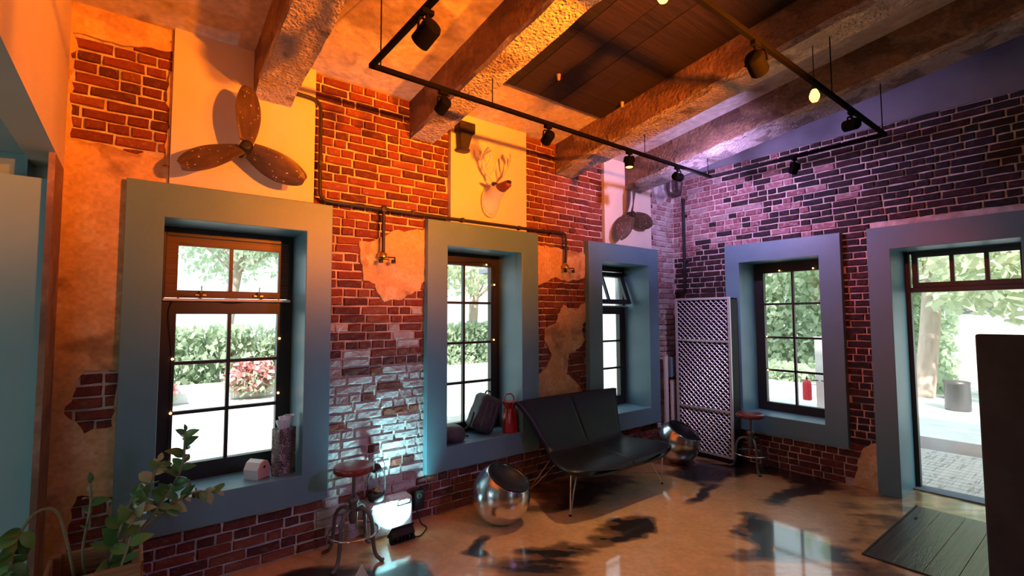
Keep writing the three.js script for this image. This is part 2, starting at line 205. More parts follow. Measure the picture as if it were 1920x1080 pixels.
// courses between u0..u1, v0..v1 of a wall group; gaps(v0, v1) lists covered u intervals, pick(u, v, r) chooses a material (null: no brick)
function layBricks(parent, u0, u1, v0, v1, gaps, pick, seed, near) {
  const r = rng(seed), H = 0.0626, J = 0.010, list = [];
  for (let n = 0, v = v0; v + H * 0.5 < v1; v += H, n++) {
    let u = u0 - r() * 0.2, cut = gaps(v, v + H);
    while (u < u1) {
      const L = r() < (n % 2 ? 0.68 : 0.32) ? 0.098 : 0.2, w = L * (0.93 + 0.12 * r()); let a = u + J / 2 + r() * 0.004, b = u + w - J / 2; u += w;
      a = Math.max(a, u0); b = Math.min(b, u1); let parts = [[a, b]];
      for (const [c, d] of cut) parts = parts.flatMap(([p, q]) => (d <= p || c >= q ? [[p, q]] : [[p, c], [d, q]]));
      for (const [p, q] of parts) { if (q - p < 0.022) continue; const m = pick((p + q) / 2, v + H / 2, r, q - p); if (m) list.push({ p, q, v: v + J / 2 + (r() - 0.5) * 0.004, h: Math.min(H, v1 - v) - J - r() * 0.003, m, k: Math.floor(r() * 8), dz: (r() - 0.45) * 0.006, t: (r() - 0.5) * 0.012 }); }
    }
  }
  list.forEach((o) => { const d = Math.hypot(near[0] - (o.p + o.q) / 2, near[1] - o.v, near[2]); o.size = (o.q - o.p) * o.h / (d * d * d); });
  list.sort((x, y) => y.size - x.size); const rest = new Map();
  list.forEach((o, i) => {
    const m = new THREE.Mesh(brickGeo[o.k], o.m); m.position.set((o.p + o.q) / 2, o.v + o.h / 2, 0.004 + o.dz); m.scale.set(o.q - o.p, o.h, 1); m.rotation.z = o.t; m.castShadow = m.receiveShadow = true;
    if (i < 300) { m.name = i ? 'brick_' + String(i).padStart(3, '0') : 'brick'; parent.add(m); } else { m.updateMatrix(); if (!rest.has(o.m)) rest.set(o.m, []); rest.get(o.m).push(brickGeo[o.k].clone().applyMatrix4(m.matrix)); }
  });
  for (const [m, gs] of rest) { const o = add('brick_courses', mergeGeometries(gs), m, parent); o.userData.kind = 'stuff'; }
}

// ---------------------------------------------------------------- the room: floor, walls, ceiling
{
  const fl = struct('floor', 'glossy stained concrete floor with tan and black patches', 'floor');
  const g = box(XL - 0.2, 0.5, -0.12, 0, -0.46, ZR + 0.3), p = g.attributes.position, uv = g.attributes.uv;
  for (let i = 0; i < p.count; i++) uv.setXY(i, (p.getX(i) - FX0) / FS, (p.getZ(i) - FZ0) / FS);
  add('slab', g, M.floor, fl);
  const r = rng(12);
  for (let k = 0; k < 9; k++) { const z = 2.292 + k * 0.146; const b = add('floor_board', rbox(-1.43, -0.16, -0.02, 0.006, z + 0.002, z + 0.143, 0.003, 1), M.board[Math.floor(r() * 3)], fl); }
  add('hatch_edging', [box(-1.445, -1.432, -0.02, 0.008, 2.28, 3.61), box(-1.445, -0.15, -0.02, 0.008, 2.278, 2.290)], M.iron, fl);
  add('hatch_pull', rbox(-0.50, -0.45, 0.004, 0.010, 2.34, 2.355, 0.002, 1), M.black, fl);
}
const wallA = struct('wall_left', 'old red brick wall with three windows and broken plaster', 'wall');
const patches = [];
{
  const e = 0.014, holes = W.map(([a, b, c]) => rect(b - e, c + e, Bi - e, Ti + e));
  add('mortar_bed', poly(rect(XL - 0.4, 0.46, -0.12, WALLH), holes, 0.438).translate(0, 0, -0.45), M.mortar, wallA);
  const pl = (name, pts, holes2, amp, s, mat = M.plaster, th = 0.014) => { const rag = amp ? ragged(pts, amp, s) : pts; patches.push([rag, holes2]); add(name, poly(rag, holes2, th, 0.003).translate(0, 0, -0.008), mat, wallA); };
  const brickHoles = [ragged([[-5.515, 2.50], [-5.33, 2.49], [-5.095, 2.465], [-5.095, 3.13], [-5.30, 3.07], [-5.515, 3.085]], 0.018, 3), ragged([[-5.44, 1.20], [-5.41, 1.265], [-5.275, 1.262], [-5.275, 0.95], [-5.40, 0.95], [-5.485, 1.06]], 0.015, 4), ragged([[-5.43, 0.62], [-5.275, 0.60], [-5.275, 0.30], [-5.44, 0.33]], 0.015, 5)];
  pl('plaster_strip', [[XL, 0.0], [-5.27, 0.0], [-5.27, 2.318], [-5.085, 2.318], [-5.085, 3.26], [XL, 3.26]], brickHoles, 0, 1);
  pl('plaster_patch', [[-3.937, 2.10], [-3.82, 2.11], [-3.69, 2.19], [-3.52, 2.23], [-3.415, 2.245], [-3.415, 1.83], [-3.45, 1.77], [-3.60, 1.69], [-3.756, 1.665], [-3.81, 1.73], [-3.815, 1.80], [-3.91, 1.82]], [], 0.014, 6);
  pl('plaster_patch', [[-2.27, 2.225], [-1.95, 2.215], [-1.587, 2.19], [-1.587, 1.955], [-1.8, 1.90], [-2.0, 1.93], [-2.27, 1.83]], [], 0.014, 7);
  pl('plaster_patch', [[-1.902, 1.66], [-1.80, 1.60], [-1.70, 1.62], [-1.587, 1.70], [-1.587, 1.50], [-1.65, 1.46], [-1.60, 1.30], [-1.70, 1.22], [-1.836, 1.172], [-1.86, 0.99], [-1.70, 0.86], [-1.587, 0.74], [-1.587, 0.42], [-2.27, 0.42], [-2.27, 1.0], [-2.12, 1.06], [-2.05, 1.183], [-2.15, 1.33], [-2.15, 1.42], [-2.0, 1.48]], [], 0.014, 8);
  pl('plaster_patch', [[-0.40, 3.24], [-0.16, 3.24], [-0.10, 3.00], [-0.22, 2.92], [-0.30, 2.90], [-0.40, 3.05]], [], 0.012, 9, M.whitewash);
  panels.forEach(([a, b]) => add('lintel_panel', rbox(a, b, 2.325, 3.30, -0.01, 0.04, 0.004, 1), M.panel, wallA));
  const gaps = (v0, v1) => { const o = []; for (const [a, , , d] of W) if (v1 > Bo && v0 < To) o.push([a + 0.005, d - 0.005]); for (const [a, b] of panels) if (v1 > 2.32) o.push([a + 0.003, b - 0.003]); return o; };
  const covered = (u, v, w) => patches.some(([pp, hh]) => [-0.4, 0, 0.4].every((k) => inPoly(u + k * w, v, pp) && !hh.some((h) => inPoly(u + k * w, v, h))));
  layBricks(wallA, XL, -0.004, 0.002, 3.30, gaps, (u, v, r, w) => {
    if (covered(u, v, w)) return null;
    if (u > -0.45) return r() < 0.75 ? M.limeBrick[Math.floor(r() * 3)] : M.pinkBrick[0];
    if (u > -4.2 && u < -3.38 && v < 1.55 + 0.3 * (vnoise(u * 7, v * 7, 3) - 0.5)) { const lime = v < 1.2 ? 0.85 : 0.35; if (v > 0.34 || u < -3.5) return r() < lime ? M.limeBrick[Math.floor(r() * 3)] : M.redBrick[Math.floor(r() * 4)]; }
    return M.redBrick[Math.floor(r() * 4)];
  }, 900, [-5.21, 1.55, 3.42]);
}
const wallB = struct('wall_right', 'dark brick wall with pale mortar, window and doorway', 'wall');
wallB.rotation.y = -Math.PI / 2;                                 // local x runs along the wall towards the camera, local z into the room
{
  const e = 0.014;
  add('mortar_bed', poly(rect(-0.44, ZR + 0.3, -0.12, WALLH), [rect(W4[1] - e, W4[2] + e, Bi - e, Ti + e), [[DR[1] - e, -0.1], [DR[2] + e, -0.1], [DR[2] + e, 2.128 + e], [DR[1] - e, 2.128 + e]]], 0.438).translate(0, 0, -0.45), M.mortar, wallB);
  add('upper_plaster', poly([[-0.0, 3.245], [ZR, 3.245], [ZR, WALLH], [0, WALLH]], [], 0.016, 0.002).translate(0, 0, -0.008), M.greyPlaster, wallB);
  add('plaster_patch', poly(ragged([[1.80, 0.0], [2.01, 0.0], [2.01, 0.42], [1.95, 0.40], [1.88, 0.34]], 0.012, 12), [], 0.014, 0.003).translate(0, 0, -0.008), M.plaster, wallB);
  const lowPatch = [[1.80, 0], [2.01, 0], [2.01, 0.40], [1.88, 0.34]];
  const gaps = (v0, v1) => { const o = []; if (v1 > Bo && v0 < To) o.push([W4[0] + 0.005, W4[3] - 0.005]); if (v0 < 2.32) o.push([DR[0] + 0.005, DR[3] - 0.005]); return o; };
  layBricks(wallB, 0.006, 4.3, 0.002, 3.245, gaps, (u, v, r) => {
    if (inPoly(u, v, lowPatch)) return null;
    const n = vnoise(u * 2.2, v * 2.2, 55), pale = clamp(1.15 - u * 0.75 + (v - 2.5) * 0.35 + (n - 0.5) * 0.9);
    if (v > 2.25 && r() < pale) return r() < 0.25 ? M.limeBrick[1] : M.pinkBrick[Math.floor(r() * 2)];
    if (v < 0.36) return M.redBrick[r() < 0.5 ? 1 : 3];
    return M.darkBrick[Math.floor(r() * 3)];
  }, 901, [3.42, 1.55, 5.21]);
}
{
  // wall with the wide opening beside the camera, and the teal room behind it
  const wc = struct('wall_side', 'plastered side wall with a wide square opening', 'wall');
  add('jamb_post', box(XL - 0.024, XL, 0, 2.33, 0, 0.335), M.jamb, wc);
  add('plaster_face', [box(XL - 0.12, XL, 2.33, WALLH, 0, 2.6), box(XL - 0.12, XL, 0, WALLH, 2.6, ZR + 0.2)], M.sidePlaster, wc);
  const ac = struct('wall_alcove', 'teal painted wall of the next room seen through opening', 'wall');
  add('alcove_wall', [box(-8.3, XL - 0.025, 0, 2.207, 0.16, 0.30), box(-8.3, XL - 0.121, 2.207, 2.35, -0.02, 0.12), box(-8.3, XL - 0.121, 0, 0.8, 4.2, 4.34), box(-8.3, -7.9, 0.8, 2.35, 4.2, 4.34), box(-6.2, XL - 0.121, 0.8, 2.35, 4.2, 4.34), box(-7.9, -6.2, 2.0, 2.35, 4.2, 4.34), box(-8.44, -8.3, 0, 0.6, 0.16, 4.34), box(-8.44, -8.3, 1.9, 2.35, -0.02, 4.34), box(-8.44, -8.3, 0.6, 1.9, 0.16, 0.8), box(-8.44, -8.3, 0.6, 1.9, 2.2, 4.34)], M.tealRoom, ac);
  add('alcove_ceiling', box(-8.44, XL - 0.121, 2.35, 2.47, -0.02, 4.34), M.tealRoom, ac);
  add('alcove_floor', box(-8.44, XL - 0.21, -0.12, 0.0, 0.16, 4.34), M.greyPlaster, ac);
  const wr = struct('wall_rear', 'plain rear wall with one window opening', 'wall');
  add('plaster_face', poly(rect(XL - 0.13, 0.45, -0.12, 5.2), [rect(-3.1, -2.4, 1.0, 2.0)], 0.3).translate(0, 0, ZR), M.sidePlaster, wr);
}
{
  const ce = struct('ceiling', 'sloping rough plaster ceiling with a dark plank section', 'ceiling');
  const a = Math.atan(SL), L = 10.2;
  const slope = (g) => g.rotateX(-a).translate(0, CEIL, 0);
  add('slab', slope(box(XL - 0.2, 0.5, 0, 0.16, -0.5, L)), M.ceiling, ce);
  let x = -3.352; const r = rng(33);
  for (const w of [0.20, 0.16, 0.25, 0.21, 0.24, 0.30]) { add('plank', slope(rbox(x + 0.003, x + w - 0.003, -0.03 - r() * 0.006, 0.004, 0.615, L - 1.6, 0.004, 1)), M.plank[Math.floor(r() * 3)], ce); x += w; }
    [[-4.66, -4.44, 'concrete ceiling beam above the larger bronze propeller'], [-3.55, -3.35, 'concrete ceiling beam with broken soffit beside the plank section, near iron bracket'], [-1.98, -1.755, 'concrete ceiling beam on the far side of the planks'], [-0.965, -0.70, 'concrete ceiling beam closest to the dark brick wall']].forEach(([x0, x1, label], i) => {
    const b = struct(i ? 'ceiling_beam_00' + i : 'ceiling_beam', label, 'beam');
    const mk = (y0, y1, s, amp) => { const g = new THREE.BoxGeometry(x1 - x0, y1 - y0, L - 1.5, 6, 3, 110).translate((x0 + x1) / 2, (y0 + y1) / 2, (L - 1.5) / 2 - 0.03); return slope(boxUV(shake(g, amp, 9, s))); };
    add('beam_body', mk(-0.262, 0.05, 60 + i, 0.014), M.beamSide, b);
    add('soffit', mk(-0.303, -0.258, 70 + i, 0.02), M.beamSoffit, b);
  });
}

// ---------------------------------------------------------------- windows and doorway
function surround(o, [a, b, c, d], y0, y1, i0, i1, depth, open) {
  const outer = rect(a, d, y0, y1), e = 0.0;
  if (open) add('surround', poly([[a, 0], [b, 0], [b, i1], [c, i1], [c, 0], [d, 0], [d, y1], [a, y1]], [], P + 0.012 - 0.004, 0.004).translate(0, 0, -0.012), M.teal, o);
  else add('surround', poly(outer, [rect(b, c, i0, i1)], P + 0.012 - 0.004, 0.004).translate(0, 0, -0.012), M.teal, o);
  for (const [x0, x1] of [[b - 0.014, b], [c, c + 0.014]]) add('reveal_board', rbox(x0, x1, i0 - (open ? 0 : 0.014), i1 + 0.014, depth, -0.01, 0.002, 1), M.teal, o);
  add('reveal_head', rbox(b, c, i1, i1 + 0.014, depth, -0.01, 0.002, 1), M.teal, o);
  if (!open) add('sill_board', rbox(b, c, i0 - 0.014, i0, depth, -0.01, 0.002, 1), M.teal, o);
}
function grid(o, x0, x1, ys, xm, z, mat, bar = 0.022) {          // muntins and panes of a light; ys from bottom to top
  const cols = [x0, ...xm, x1], zc = z - 0.02;
  xm.forEach((x) => add('muntin_bar', rbox(x - bar / 2, x + bar / 2, ys[0], ys[ys.length - 1], zc - 0.018, zc + 0.018, 0.003, 1), mat, o));
  ys.slice(1, -1).forEach((y) => add('muntin_bar', rbox(x0, x1, y - bar / 2, y + bar / 2, zc - 0.016, zc + 0.016, 0.003, 1), mat, o));
  for (let i = 0; i + 1 < cols.length; i++) for (let j = 0; j + 1 < ys.length; j++) add('pane', new THREE.PlaneGeometry(cols[i + 1] - cols[i] - bar * 0.8, ys[j + 1] - ys[j] - bar * 0.8).translate((cols[i] + cols[i + 1]) / 2, (ys[j] + ys[j + 1]) / 2, zc), M.glass, o);
}
function windowUnit(o, w, type) {
  const [a, b, c, d] = w, x0 = b + 0.092, x1 = c - 0.092, xm = (x0 + x1) / 2, z = SASH;
  surround(o, w, Bo, To, Bi, Ti, -0.40, false);
  const frame = (ya, yb, mat, fx0 = b, fx1 = c, fy0 = Bi, fy1 = Ti) => add('sash_frame', poly(rect(fx0, fx1, fy0, fy1), [rect(x0, x1, ya, yb)], 0.05, 0.003).translate(0, 0, z - 0.05), mat, o);
  if (type === 'four') { frame(0.605, 2.02, M.sash); grid(o, x0, x1, [0.605, 0.955, 1.312, 1.675, 2.02], [xm], z, M.sash); return; }
  frame(0.622, 1.575, M.sash, b, c, Bi, 1.66); grid(o, x0, x1, [0.622, 0.947, 1.26, 1.575], [xm], z, M.sash);
  add('frame_post', [rbox(b, b + 0.03, 1.66, Ti, z - 0.05, z, 0.003, 1), rbox(c - 0.03, c, 1.66, Ti, z - 0.05, z, 0.003, 1), rbox(b + 0.03, c - 0.03, 2.07, Ti, z - 0.05, z, 0.003, 1)], M.sash, o);
  add('transom_sill', rbox(b + 0.02, c - 0.02, 1.655, 1.672, z - 0.05, z + 0.035, 0.003, 1), M.white, o);
  const t = new THREE.Group(); t.name = 'transom_sash'; o.add(t); t.position.set(0, 1.68, z); if (type === 'open') { t.position.set(0, 2.062, z); }
  const y0 = type === 'open' ? -0.385 : 0, mat = type === 'open' ? M.sash : M.sashWood, pa = y0 + 0.042, pb = y0 + 0.335;
  add('sash_rail', poly(rect(b + 0.032, c - 0.032, y0, y0 + 0.385), [rect(x0, x1, pa, pb)], 0.03, 0.003).translate(0, 0, -0.035), mat, t);
  grid(t, x0, x1, [pa, pb], [xm], 0.003, mat);
  if (type === 'latched') for (const x of [x0 + 0.13, x1 - 0.13]) add('latch', [rbox(x - 0.032, x + 0.032, 0.008, 0.022, -0.005, 0.012, 0.003, 1), rod([x, 0.015, 0.01], [x, 0.032, 0.03], 0.009), rod([x, 0.03, 0.028], [x + 0.002, 0.075, 0.03], 0.004)], M.brass, t);
  if (type === 'open') { t.rotation.x = -20 * D; }
}
const wins = [['window_1', 'window above potted plant with latched two-pane transom and gift bag on sill', W[0], 'latched'], ['window_2', 'eight-pane window with bags lying on its teal sill', W[1], 'four'], ['window_3', 'window behind the black loveseat with its top light tilted open', W[2], 'open'], ['window_4', 'eight-pane window in the dark brick wall beside mesh cabinet', W4, 'four']];
for (const [n, l, w, t] of wins) { const o = struct(n, l, 'window'); if (n === 'window_4') o.rotation.y = -Math.PI / 2; windowUnit(o, w, t); }
{
  const o = struct('door_1', 'open doorway in teal surround with three-pane black transom above', 'door'); o.rotation.y = -Math.PI / 2;
  surround(o, DR, 0, 2.32, 0, 2.128, -0.44, true);
  const z0 = -0.45, z1 = -0.39, b = DR[1], c = DR[2];
  add('door_jamb', rbox(b, b + 0.035, 0, 2.128, z0, z1, 0.003, 1), M.sash, o); add('door_jamb', rbox(c - 0.035, c, 0, 2.128, z0, z1, 0.003, 1), M.sash, o);
  add('door_head', rbox(b + 0.035, c - 0.035, 2.108, 2.128, z0, z1, 0.003, 1), M.sash, o);
  add('transom_bar', rbox(b + 0.035, c - 0.035, 1.755, 1.80, z0, z1, 0.003, 1), M.sash, o);
  add('transom_frame', poly(rect(b + 0.05, c - 0.036, 1.802, 2.107), [rect(b + 0.09, c - 0.055, 1.842, 2.075)], 0.035, 0.002).translate(0, 0, -0.435), M.sash, o);
  grid(o, b + 0.09, c - 0.055, [1.842, 2.075], [2.487, 2.708], -0.40, M.sash, 0.03);
  add('threshold', box(b, c, -0.02, 0.012, -0.46, -0.30), M.greyPlaster, o);
}

// ---------------------------------------------------------------- outside
{
  const gnd = struct('ground', 'pale gravel yard outside the building', 'ground');
  add('yard', new THREE.PlaneGeometry(90, 90).rotateX(-Math.PI / 2).translate(6, -0.16, -6), std({ map: rep(stain([0.55, 0.53, 0.50], [0.42, 0.44, 0.36], [0.66, 0.63, 0.60], 121), 9), roughness: 1 }), gnd);
  const deck = struct('path_deck', 'pale timber decking outside the doorway', 'decking');
  const dm = std({ map: rep(plankTex([0.38, 0.35, 0.33], [0.56, 0.53, 0.50], 123), 1, 2), roughness: 0.8 });
  for (let k = 0; k < 14; k++) add('deck_board', rbox(0.47 + k * 0.122, 0.47 + k * 0.122 + 0.114, -0.14, -0.02, 0.4, 4.6, 0.004, 1), dm, deck);
  const st = struct('path_platform', 'raised white concrete platform beyond the decking', 'platform');
  const wm = std({ map: rep(mottled([0.62, 0.62, 0.62], [0.74, 0.74, 0.73], 125), 1), roughness: 0.8 });
  for (let k = 0; k < 5; k++) add('paving_slab', rbox(2.30 + k * 0.9, 3.19 + k * 0.9, -0.1, 0.10, -0.9, 5.6, 0.01, 2), wm, st);
  add('platform_footing', box(2.34, 6.7, -0.16, -0.02, -0.85, 5.5), std({ color: C(0.16, 0.07, 0.05), roughness: 0.9 }), st);
  const bin = thing('litter_bin', 'cylindrical brushed steel bin standing on the white platform', 'bin', [4.72, 0.10, 1.75]);
  add('body', lathe([[0.001, 0], [0.15, 0], [0.155, 0.02], [0.155, 0.40], [0.148, 0.41]]), std({ color: C(0.16, 0.15, 0.15), roughness: 0.3, metalness: 0.8 }), bin); add('lid', lathe([[0.155, 0.40], [0.158, 0.41], [0.158, 0.435], [0.13, 0.445], [0.001, 0.447]]), M.steel, bin);
  // fire point seen through the window in the dark wall
  const redM = std({ color: C(0.55, 0.012, 0.03), roughness: 0.4 });
  const ps = thing('fire_point_post', 'pale square post outside carrying red extinguishers', 'post', [3.08, -0.16, 0.47]); add('post', rbox(-0.05, 0.05, 0, 1.35, -0.05, 0.05, 0.005), wm, ps); add('cap', rbox(-0.06, 0.06, 1.35, 1.38, -0.06, 0.06, 0.005), wm, ps); add('hook', [rod([-0.05, 0.72, -0.02], [-0.16, 0.72, -0.06], 0.008), rod([-0.05, 0.72, 0.03], [-0.10, 0.72, 0.13], 0.008)], M.iron, ps);
  const fe = thing('fire_extinguisher', 'red fire extinguisher hanging outside, seen through window, fully visible one', 'extinguisher', [2.87, 0.27, 0.355], 0, 'extinguishers on the outside post');
  add('cylinder', lathe([[0.001, 0], [0.055, 0], [0.062, 0.012], [0.062, 0.24], [0.05, 0.28], [0.02, 0.30], [0.001, 0.30]], 24), redM, fe); add('valve', [rod([0, 0.29, 0], [0, 0.335, 0], 0.016), rod([0, 0.33, 0], [-0.05, 0.36, 0.02], 0.007)], M.black, fe); add('hose', tube([[-0.02, 0.32, 0.02], [-0.085, 0.26, 0.03], [-0.085, 0.10, 0.03], [-0.07, 0.03, 0.03]], 0.009), redM, fe);
  const fe2 = copy(fe, 'red fire extinguisher hanging outside, partly hidden by the window surround'); fe2.position.set(2.93, 0.27, 0.64);
  // trees, hedges and far buildings
  const leafG = new THREE.PlaneGeometry(0.13, 0.075), leafM = [C(0.52, 0.62, 0.44), C(0.55, 0.64, 0.42), C(0.60, 0.66, 0.46)].map((c) => phy({ color: c, roughness: 0.9, transmission: 0.5, thickness: 0, side: THREE.DoubleSide }));  // leaf colours paled to carry the overexposed, hazy look of the yard
  const bark = std({ map: rep(mottled([0.40, 0.30, 0.25], [0.58, 0.46, 0.38], 131), 2), roughness: 1 });
  function leaves(parent, n, place, mat, seed, size = 1) { const im = new THREE.InstancedMesh(leafG, mat, n), r = rng(seed), o = new THREE.Object3D(); im.name = 'leaves'; im.userData.kind = 'stuff'; for (let i = 0; i < n; i++) { const p = place(r); o.position.set(...p); o.rotation.set(r() * 6.3, r() * 6.3, r() * 6.3); o.scale.setScalar(size * (0.6 + 0.8 * r())); o.updateMatrix(); im.setMatrixAt(i, o.matrix); } parent.add(im); }
  const ball = (r, cx, cy, cz, rx, ry, rz) => { const a = r() * 6.283, b = Math.acos(2 * r() - 1), q = Math.pow(r(), 0.5); return [cx + rx * q * Math.sin(b) * Math.cos(a), cy + ry * q * Math.cos(b), cz + rz * q * Math.sin(b) * Math.sin(a)]; };
  function tree(name, label, x, z, h, cr, k, seed, lean = 0.2, n = 4200) {
    const t = thing(name, label, 'tree', [x, -0.16, z], 0, 'trees outside'); const r = rng(seed), clumps = [];
    add('trunk', tube([[0, 0, 0], [lean * 0.3, h * 0.25, 0.05], [lean, h * 0.5, -0.05], [lean * 1.3, h * 0.72, 0]], 0.11 + h * 0.008, 24, 10), bark, t);
    for (let i = 0; i < 9; i++) { const a = i * 2.4 + r(), q = cr * (0.35 + 0.5 * r()); clumps.push([lean + q * Math.cos(a), h * (0.55 + 0.42 * r()), q * Math.sin(a)]); }
    clumps.forEach((c) => add('branch', tube([[lean * 0.9, h * 0.45, 0], [c[0] * 0.5 + lean * 0.5, (c[1] + h * 0.45) / 2 + 0.1, c[2] * 0.5], c], 0.03, 10, 6), bark, t));
    leaves(t, n, (rr) => { const c = clumps[Math.floor(rr() * clumps.length)]; return ball(rr, c[0], c[1], c[2], cr * 0.5, cr * 0.34, cr * 0.5); }, leafM[k], seed + 1, 1.1);
  }
  tree('tree', 'leaning pale-barked tree with trunk crossing the door transom', 5.8, 1.1, 5.5, 2.2, 1, 301, 1.6);
  tree('tree', 'leafy tree with low boughs over the doorway, above the dark partition', 6.2, 3.6, 4.2, 2.2, 2, 305, -0.3, 6000);
  tree('tree', 'tall bushy tree behind the shrubbery outside the dark wall window', 13.2, -3.0, 5.6, 2.8, 1, 311, 0.2, 9000);
  tree('tree', 'dense tree farthest behind the shrubbery outside the dark wall window', 14.5, -7.6, 6.2, 3.0, 0, 315, 0.2, 9000);
  tree('tree', 'tall tree behind the hedge outside the window above the plant', -3.2, -12.5, 6.5, 3.0, 0, 321, 0.3, 8000);
  tree('tree', 'broad tree behind the hedge outside the window with bags', 1.2, -12.5, 6.5, 3.0, 1, 325, 0.2, 8000);
  tree('tree', 'round tree at the far end of hedge, outside the window with bags', 3.2, -9.5, 5.0, 2.4, 2, 327, 0.2, 6000);
  function hedge(label, x0, x1, z0, z1, h, seed, n) { const t = thing('hedge', label, 'hedge', [(x0 + x1) / 2, -0.16, (z0 + z1) / 2], 0, 'hedges outside'); leaves(t, n, (r) => [(r() - 0.5) * (x1 - x0), r() * h, (r() - 0.5) * (z1 - z0)], leafM[0], seed, 1.2); for (let i = 0; i < 10; i++) add('stem', rod([(i / 9 - 0.5) * (x1 - x0) * 0.9, 0, (i % 3 - 1) * (z1 - z0) * 0.2], [(i / 9 - 0.5) * (x1 - x0) * 0.9 + 0.1, h * 0.8, 0], 0.03), bark, t); }
  hedge('clipped green hedge along the yard outside the left wall windows', -8, 5, -9.6, -8.8, 1.5, 331, 14000);
  hedge('low planted bed of grass outside the window beside mesh cabinet', 6.4, 7.4, -4.5, 1.2, 0.55, 335, 8000);
  hedge('tall leafy shrubbery behind the planted bed outside dark wall window', 8.4, 9.6, -7.5, 1.0, 3.3, 337, 15000);
  const kb = struct('kerb', 'white kerb wall in front of hedge', 'kerb'); add('kerb_stone', rbox(-9, 4.6, -0.16, 0.18, -8.5, -8.2, 0.02), wm, kb); add('kerb_stone', rbox(5.9, 6.2, -0.16, 0.10, -5, 1.4, 0.02), wm, kb);
  const bs = [['flowering_bush', 'clump of red flowers in front of the hedge, outside the window above the plant', -3.2, -8.0, 0.55], ['flowering_bush', 'smaller clump of red flowers by the hedge, left of the larger clump', -4.9, -8.0, 0.35]];
  bs.forEach(([n, l, x, z, s], i) => { const t = thing(n, l, 'bush', [x, -0.16, z]); leaves(t, 420, (r) => ball(r, 0, s * 0.9, 0, s * 1.1, s * 0.7, s * 0.5), std({ color: C(0.75, 0.34, 0.32), roughness: 0.9, side: THREE.DoubleSide }), 341 + i, 0.9); leaves(t, 300, (r) => ball(r, 0, s * 0.6, 0, s, s * 0.5, s * 0.5), leafM[0], 351 + i, 0.9); });  // petal red paled too, for the same overexposed look
  const bd = thing('outbuilding', 'white building with grey window bands beyond the doorway', 'building', [20, -0.16, 7]);
  add('wall', box(-1, 1, 0, 4.2, -9, 9), wm, bd); for (let k = 0; k < 6; k++) { const w = add('window', box(-1.03, -0.99, 1.75, 2.45, -8 + k * 2.6, -6.3 + k * 2.6), std({ color: C(0.10, 0.11, 0.12), roughness: 0.2 }), bd); } add('roof', box(-1.4, 1.4, 4.2, 4.4, -9.4, 9.4), std({ color: C(0.4, 0.4, 0.42), roughness: 0.8 }), bd);
  const gp = thing('garden_shed', 'green painted shed with brick base outside the loveseat window', 'shed', [1.5, -0.16, -4.2]);
  add('shed_wall', box(-0.9, 0.75, 0.95, 2.6, -0.6, 0), std({ color: C(0.10, 0.34, 0.09), roughness: 0.7 }), gp); add('shed_base', box(-0.9, 0.75, 0, 0.95, -0.6, 0.02), std({ color: C(0.42, 0.12, 0.08), roughness: 0.9 }), gp); add('shed_roof', box(-1.05, 0.9, 2.6, 2.7, -0.75, 0.15), M.greyPlaster, gp); add('corner_post', box(0.76, 1.1, 0, 2.6, -0.6, 0.05), std({ color: C(0.5, 0.4, 0.36), roughness: 0.9 }), gp);
}

// ---------------------------------------------------------------- stage lamps and track
function parCan(label, lamp) {                                   // hung from the ceiling, aimed at its target
  const [p, t, c] = lamp, o = thing('stage_lamp', label, 'stage lamp', p), dir = V(...t).sub(V(...p)).normalize(), yc = CEIL + SL * p[2] - p[1];
  const can = lathe([[0.001, -0.16], [0.05, -0.155], [0.07, -0.12], [0.075, 0.05], [0.082, 0.055], [0.078, 0.055], [0.07, 0.045], [0.066, -0.10]], 28), q = new THREE.Quaternion().setFromUnitVectors(V(0, 1, 0), dir);
  add('can', can.applyQuaternion(q).translate(-dir.x * 0.07, -dir.y * 0.07, -dir.z * 0.07), M.black, o);
  add('lens', new THREE.CircleGeometry(0.066, 28).applyQuaternion(new THREE.Quaternion().setFromUnitVectors(V(0, 0, 1), dir)).translate(-dir.x * 0.05, -dir.y * 0.05, -dir.z * 0.05), glow(c, 3), o);
  add('hanger', [rod([-dir.x * 0.1, 0.07, -dir.z * 0.1], [-dir.x * 0.1, yc, -dir.z * 0.1], 0.01)], M.black, o);
  spot(lamp);
}
parCan('black stage lamp with amber gel aimed at the large propeller', LAMPS.orangeA);
parCan('black stage lamp with amber gel aimed at the deer head', LAMPS.orangeB);
parCan('added unseen amber fill lamp aimed at the side wall', LAMPS.addedOrange);
parCan('added unseen violet fill lamp at the back of the room', LAMPS.violetFill);
const TH = 2.9, TX0 = -4.25, TX1 = -0.83, TZ0 = 0.975, TZ1 = 2.36;
{
  const t = thing('track_rail', 'black rectangular lighting track hung below the beams', 'lighting track', [0, TH, 0]);
  add('rail', rbox(TX0, TX1, -0.012, 0.014, TZ0 - 0.013, TZ0 + 0.013, 0.003, 1), M.track, t); add('rail', rbox(TX1 - 0.013, TX1 + 0.013, -0.012, 0.014, TZ0 - 0.013, TZ1 + 0.013, 0.003, 1), M.track, t);
  add('rail', rbox(TX0, TX1, -0.012, 0.014, TZ1 - 0.013, TZ1 + 0.013, 0.003, 1), M.track, t); add('rail', rbox(TX0 - 0.013, TX0 + 0.013, -0.012, 0.014, TZ0 - 0.013, TZ1 + 0.013, 0.003, 1), M.track, t);
  for (const [x, z] of [[-4.2, TZ0], [-3.45, TZ0], [-1.87, TZ0], [-0.88, TZ0], [-3.45, TZ1], [-1.87, TZ1], [-0.88, TZ1], [TX0, 1.7]]) add('suspension_wire', rod([x, 0.01, z], [x, CEIL + SL * z - TH + 0.02, z], 0.0035, 0.0035, 6), M.track, t);
}
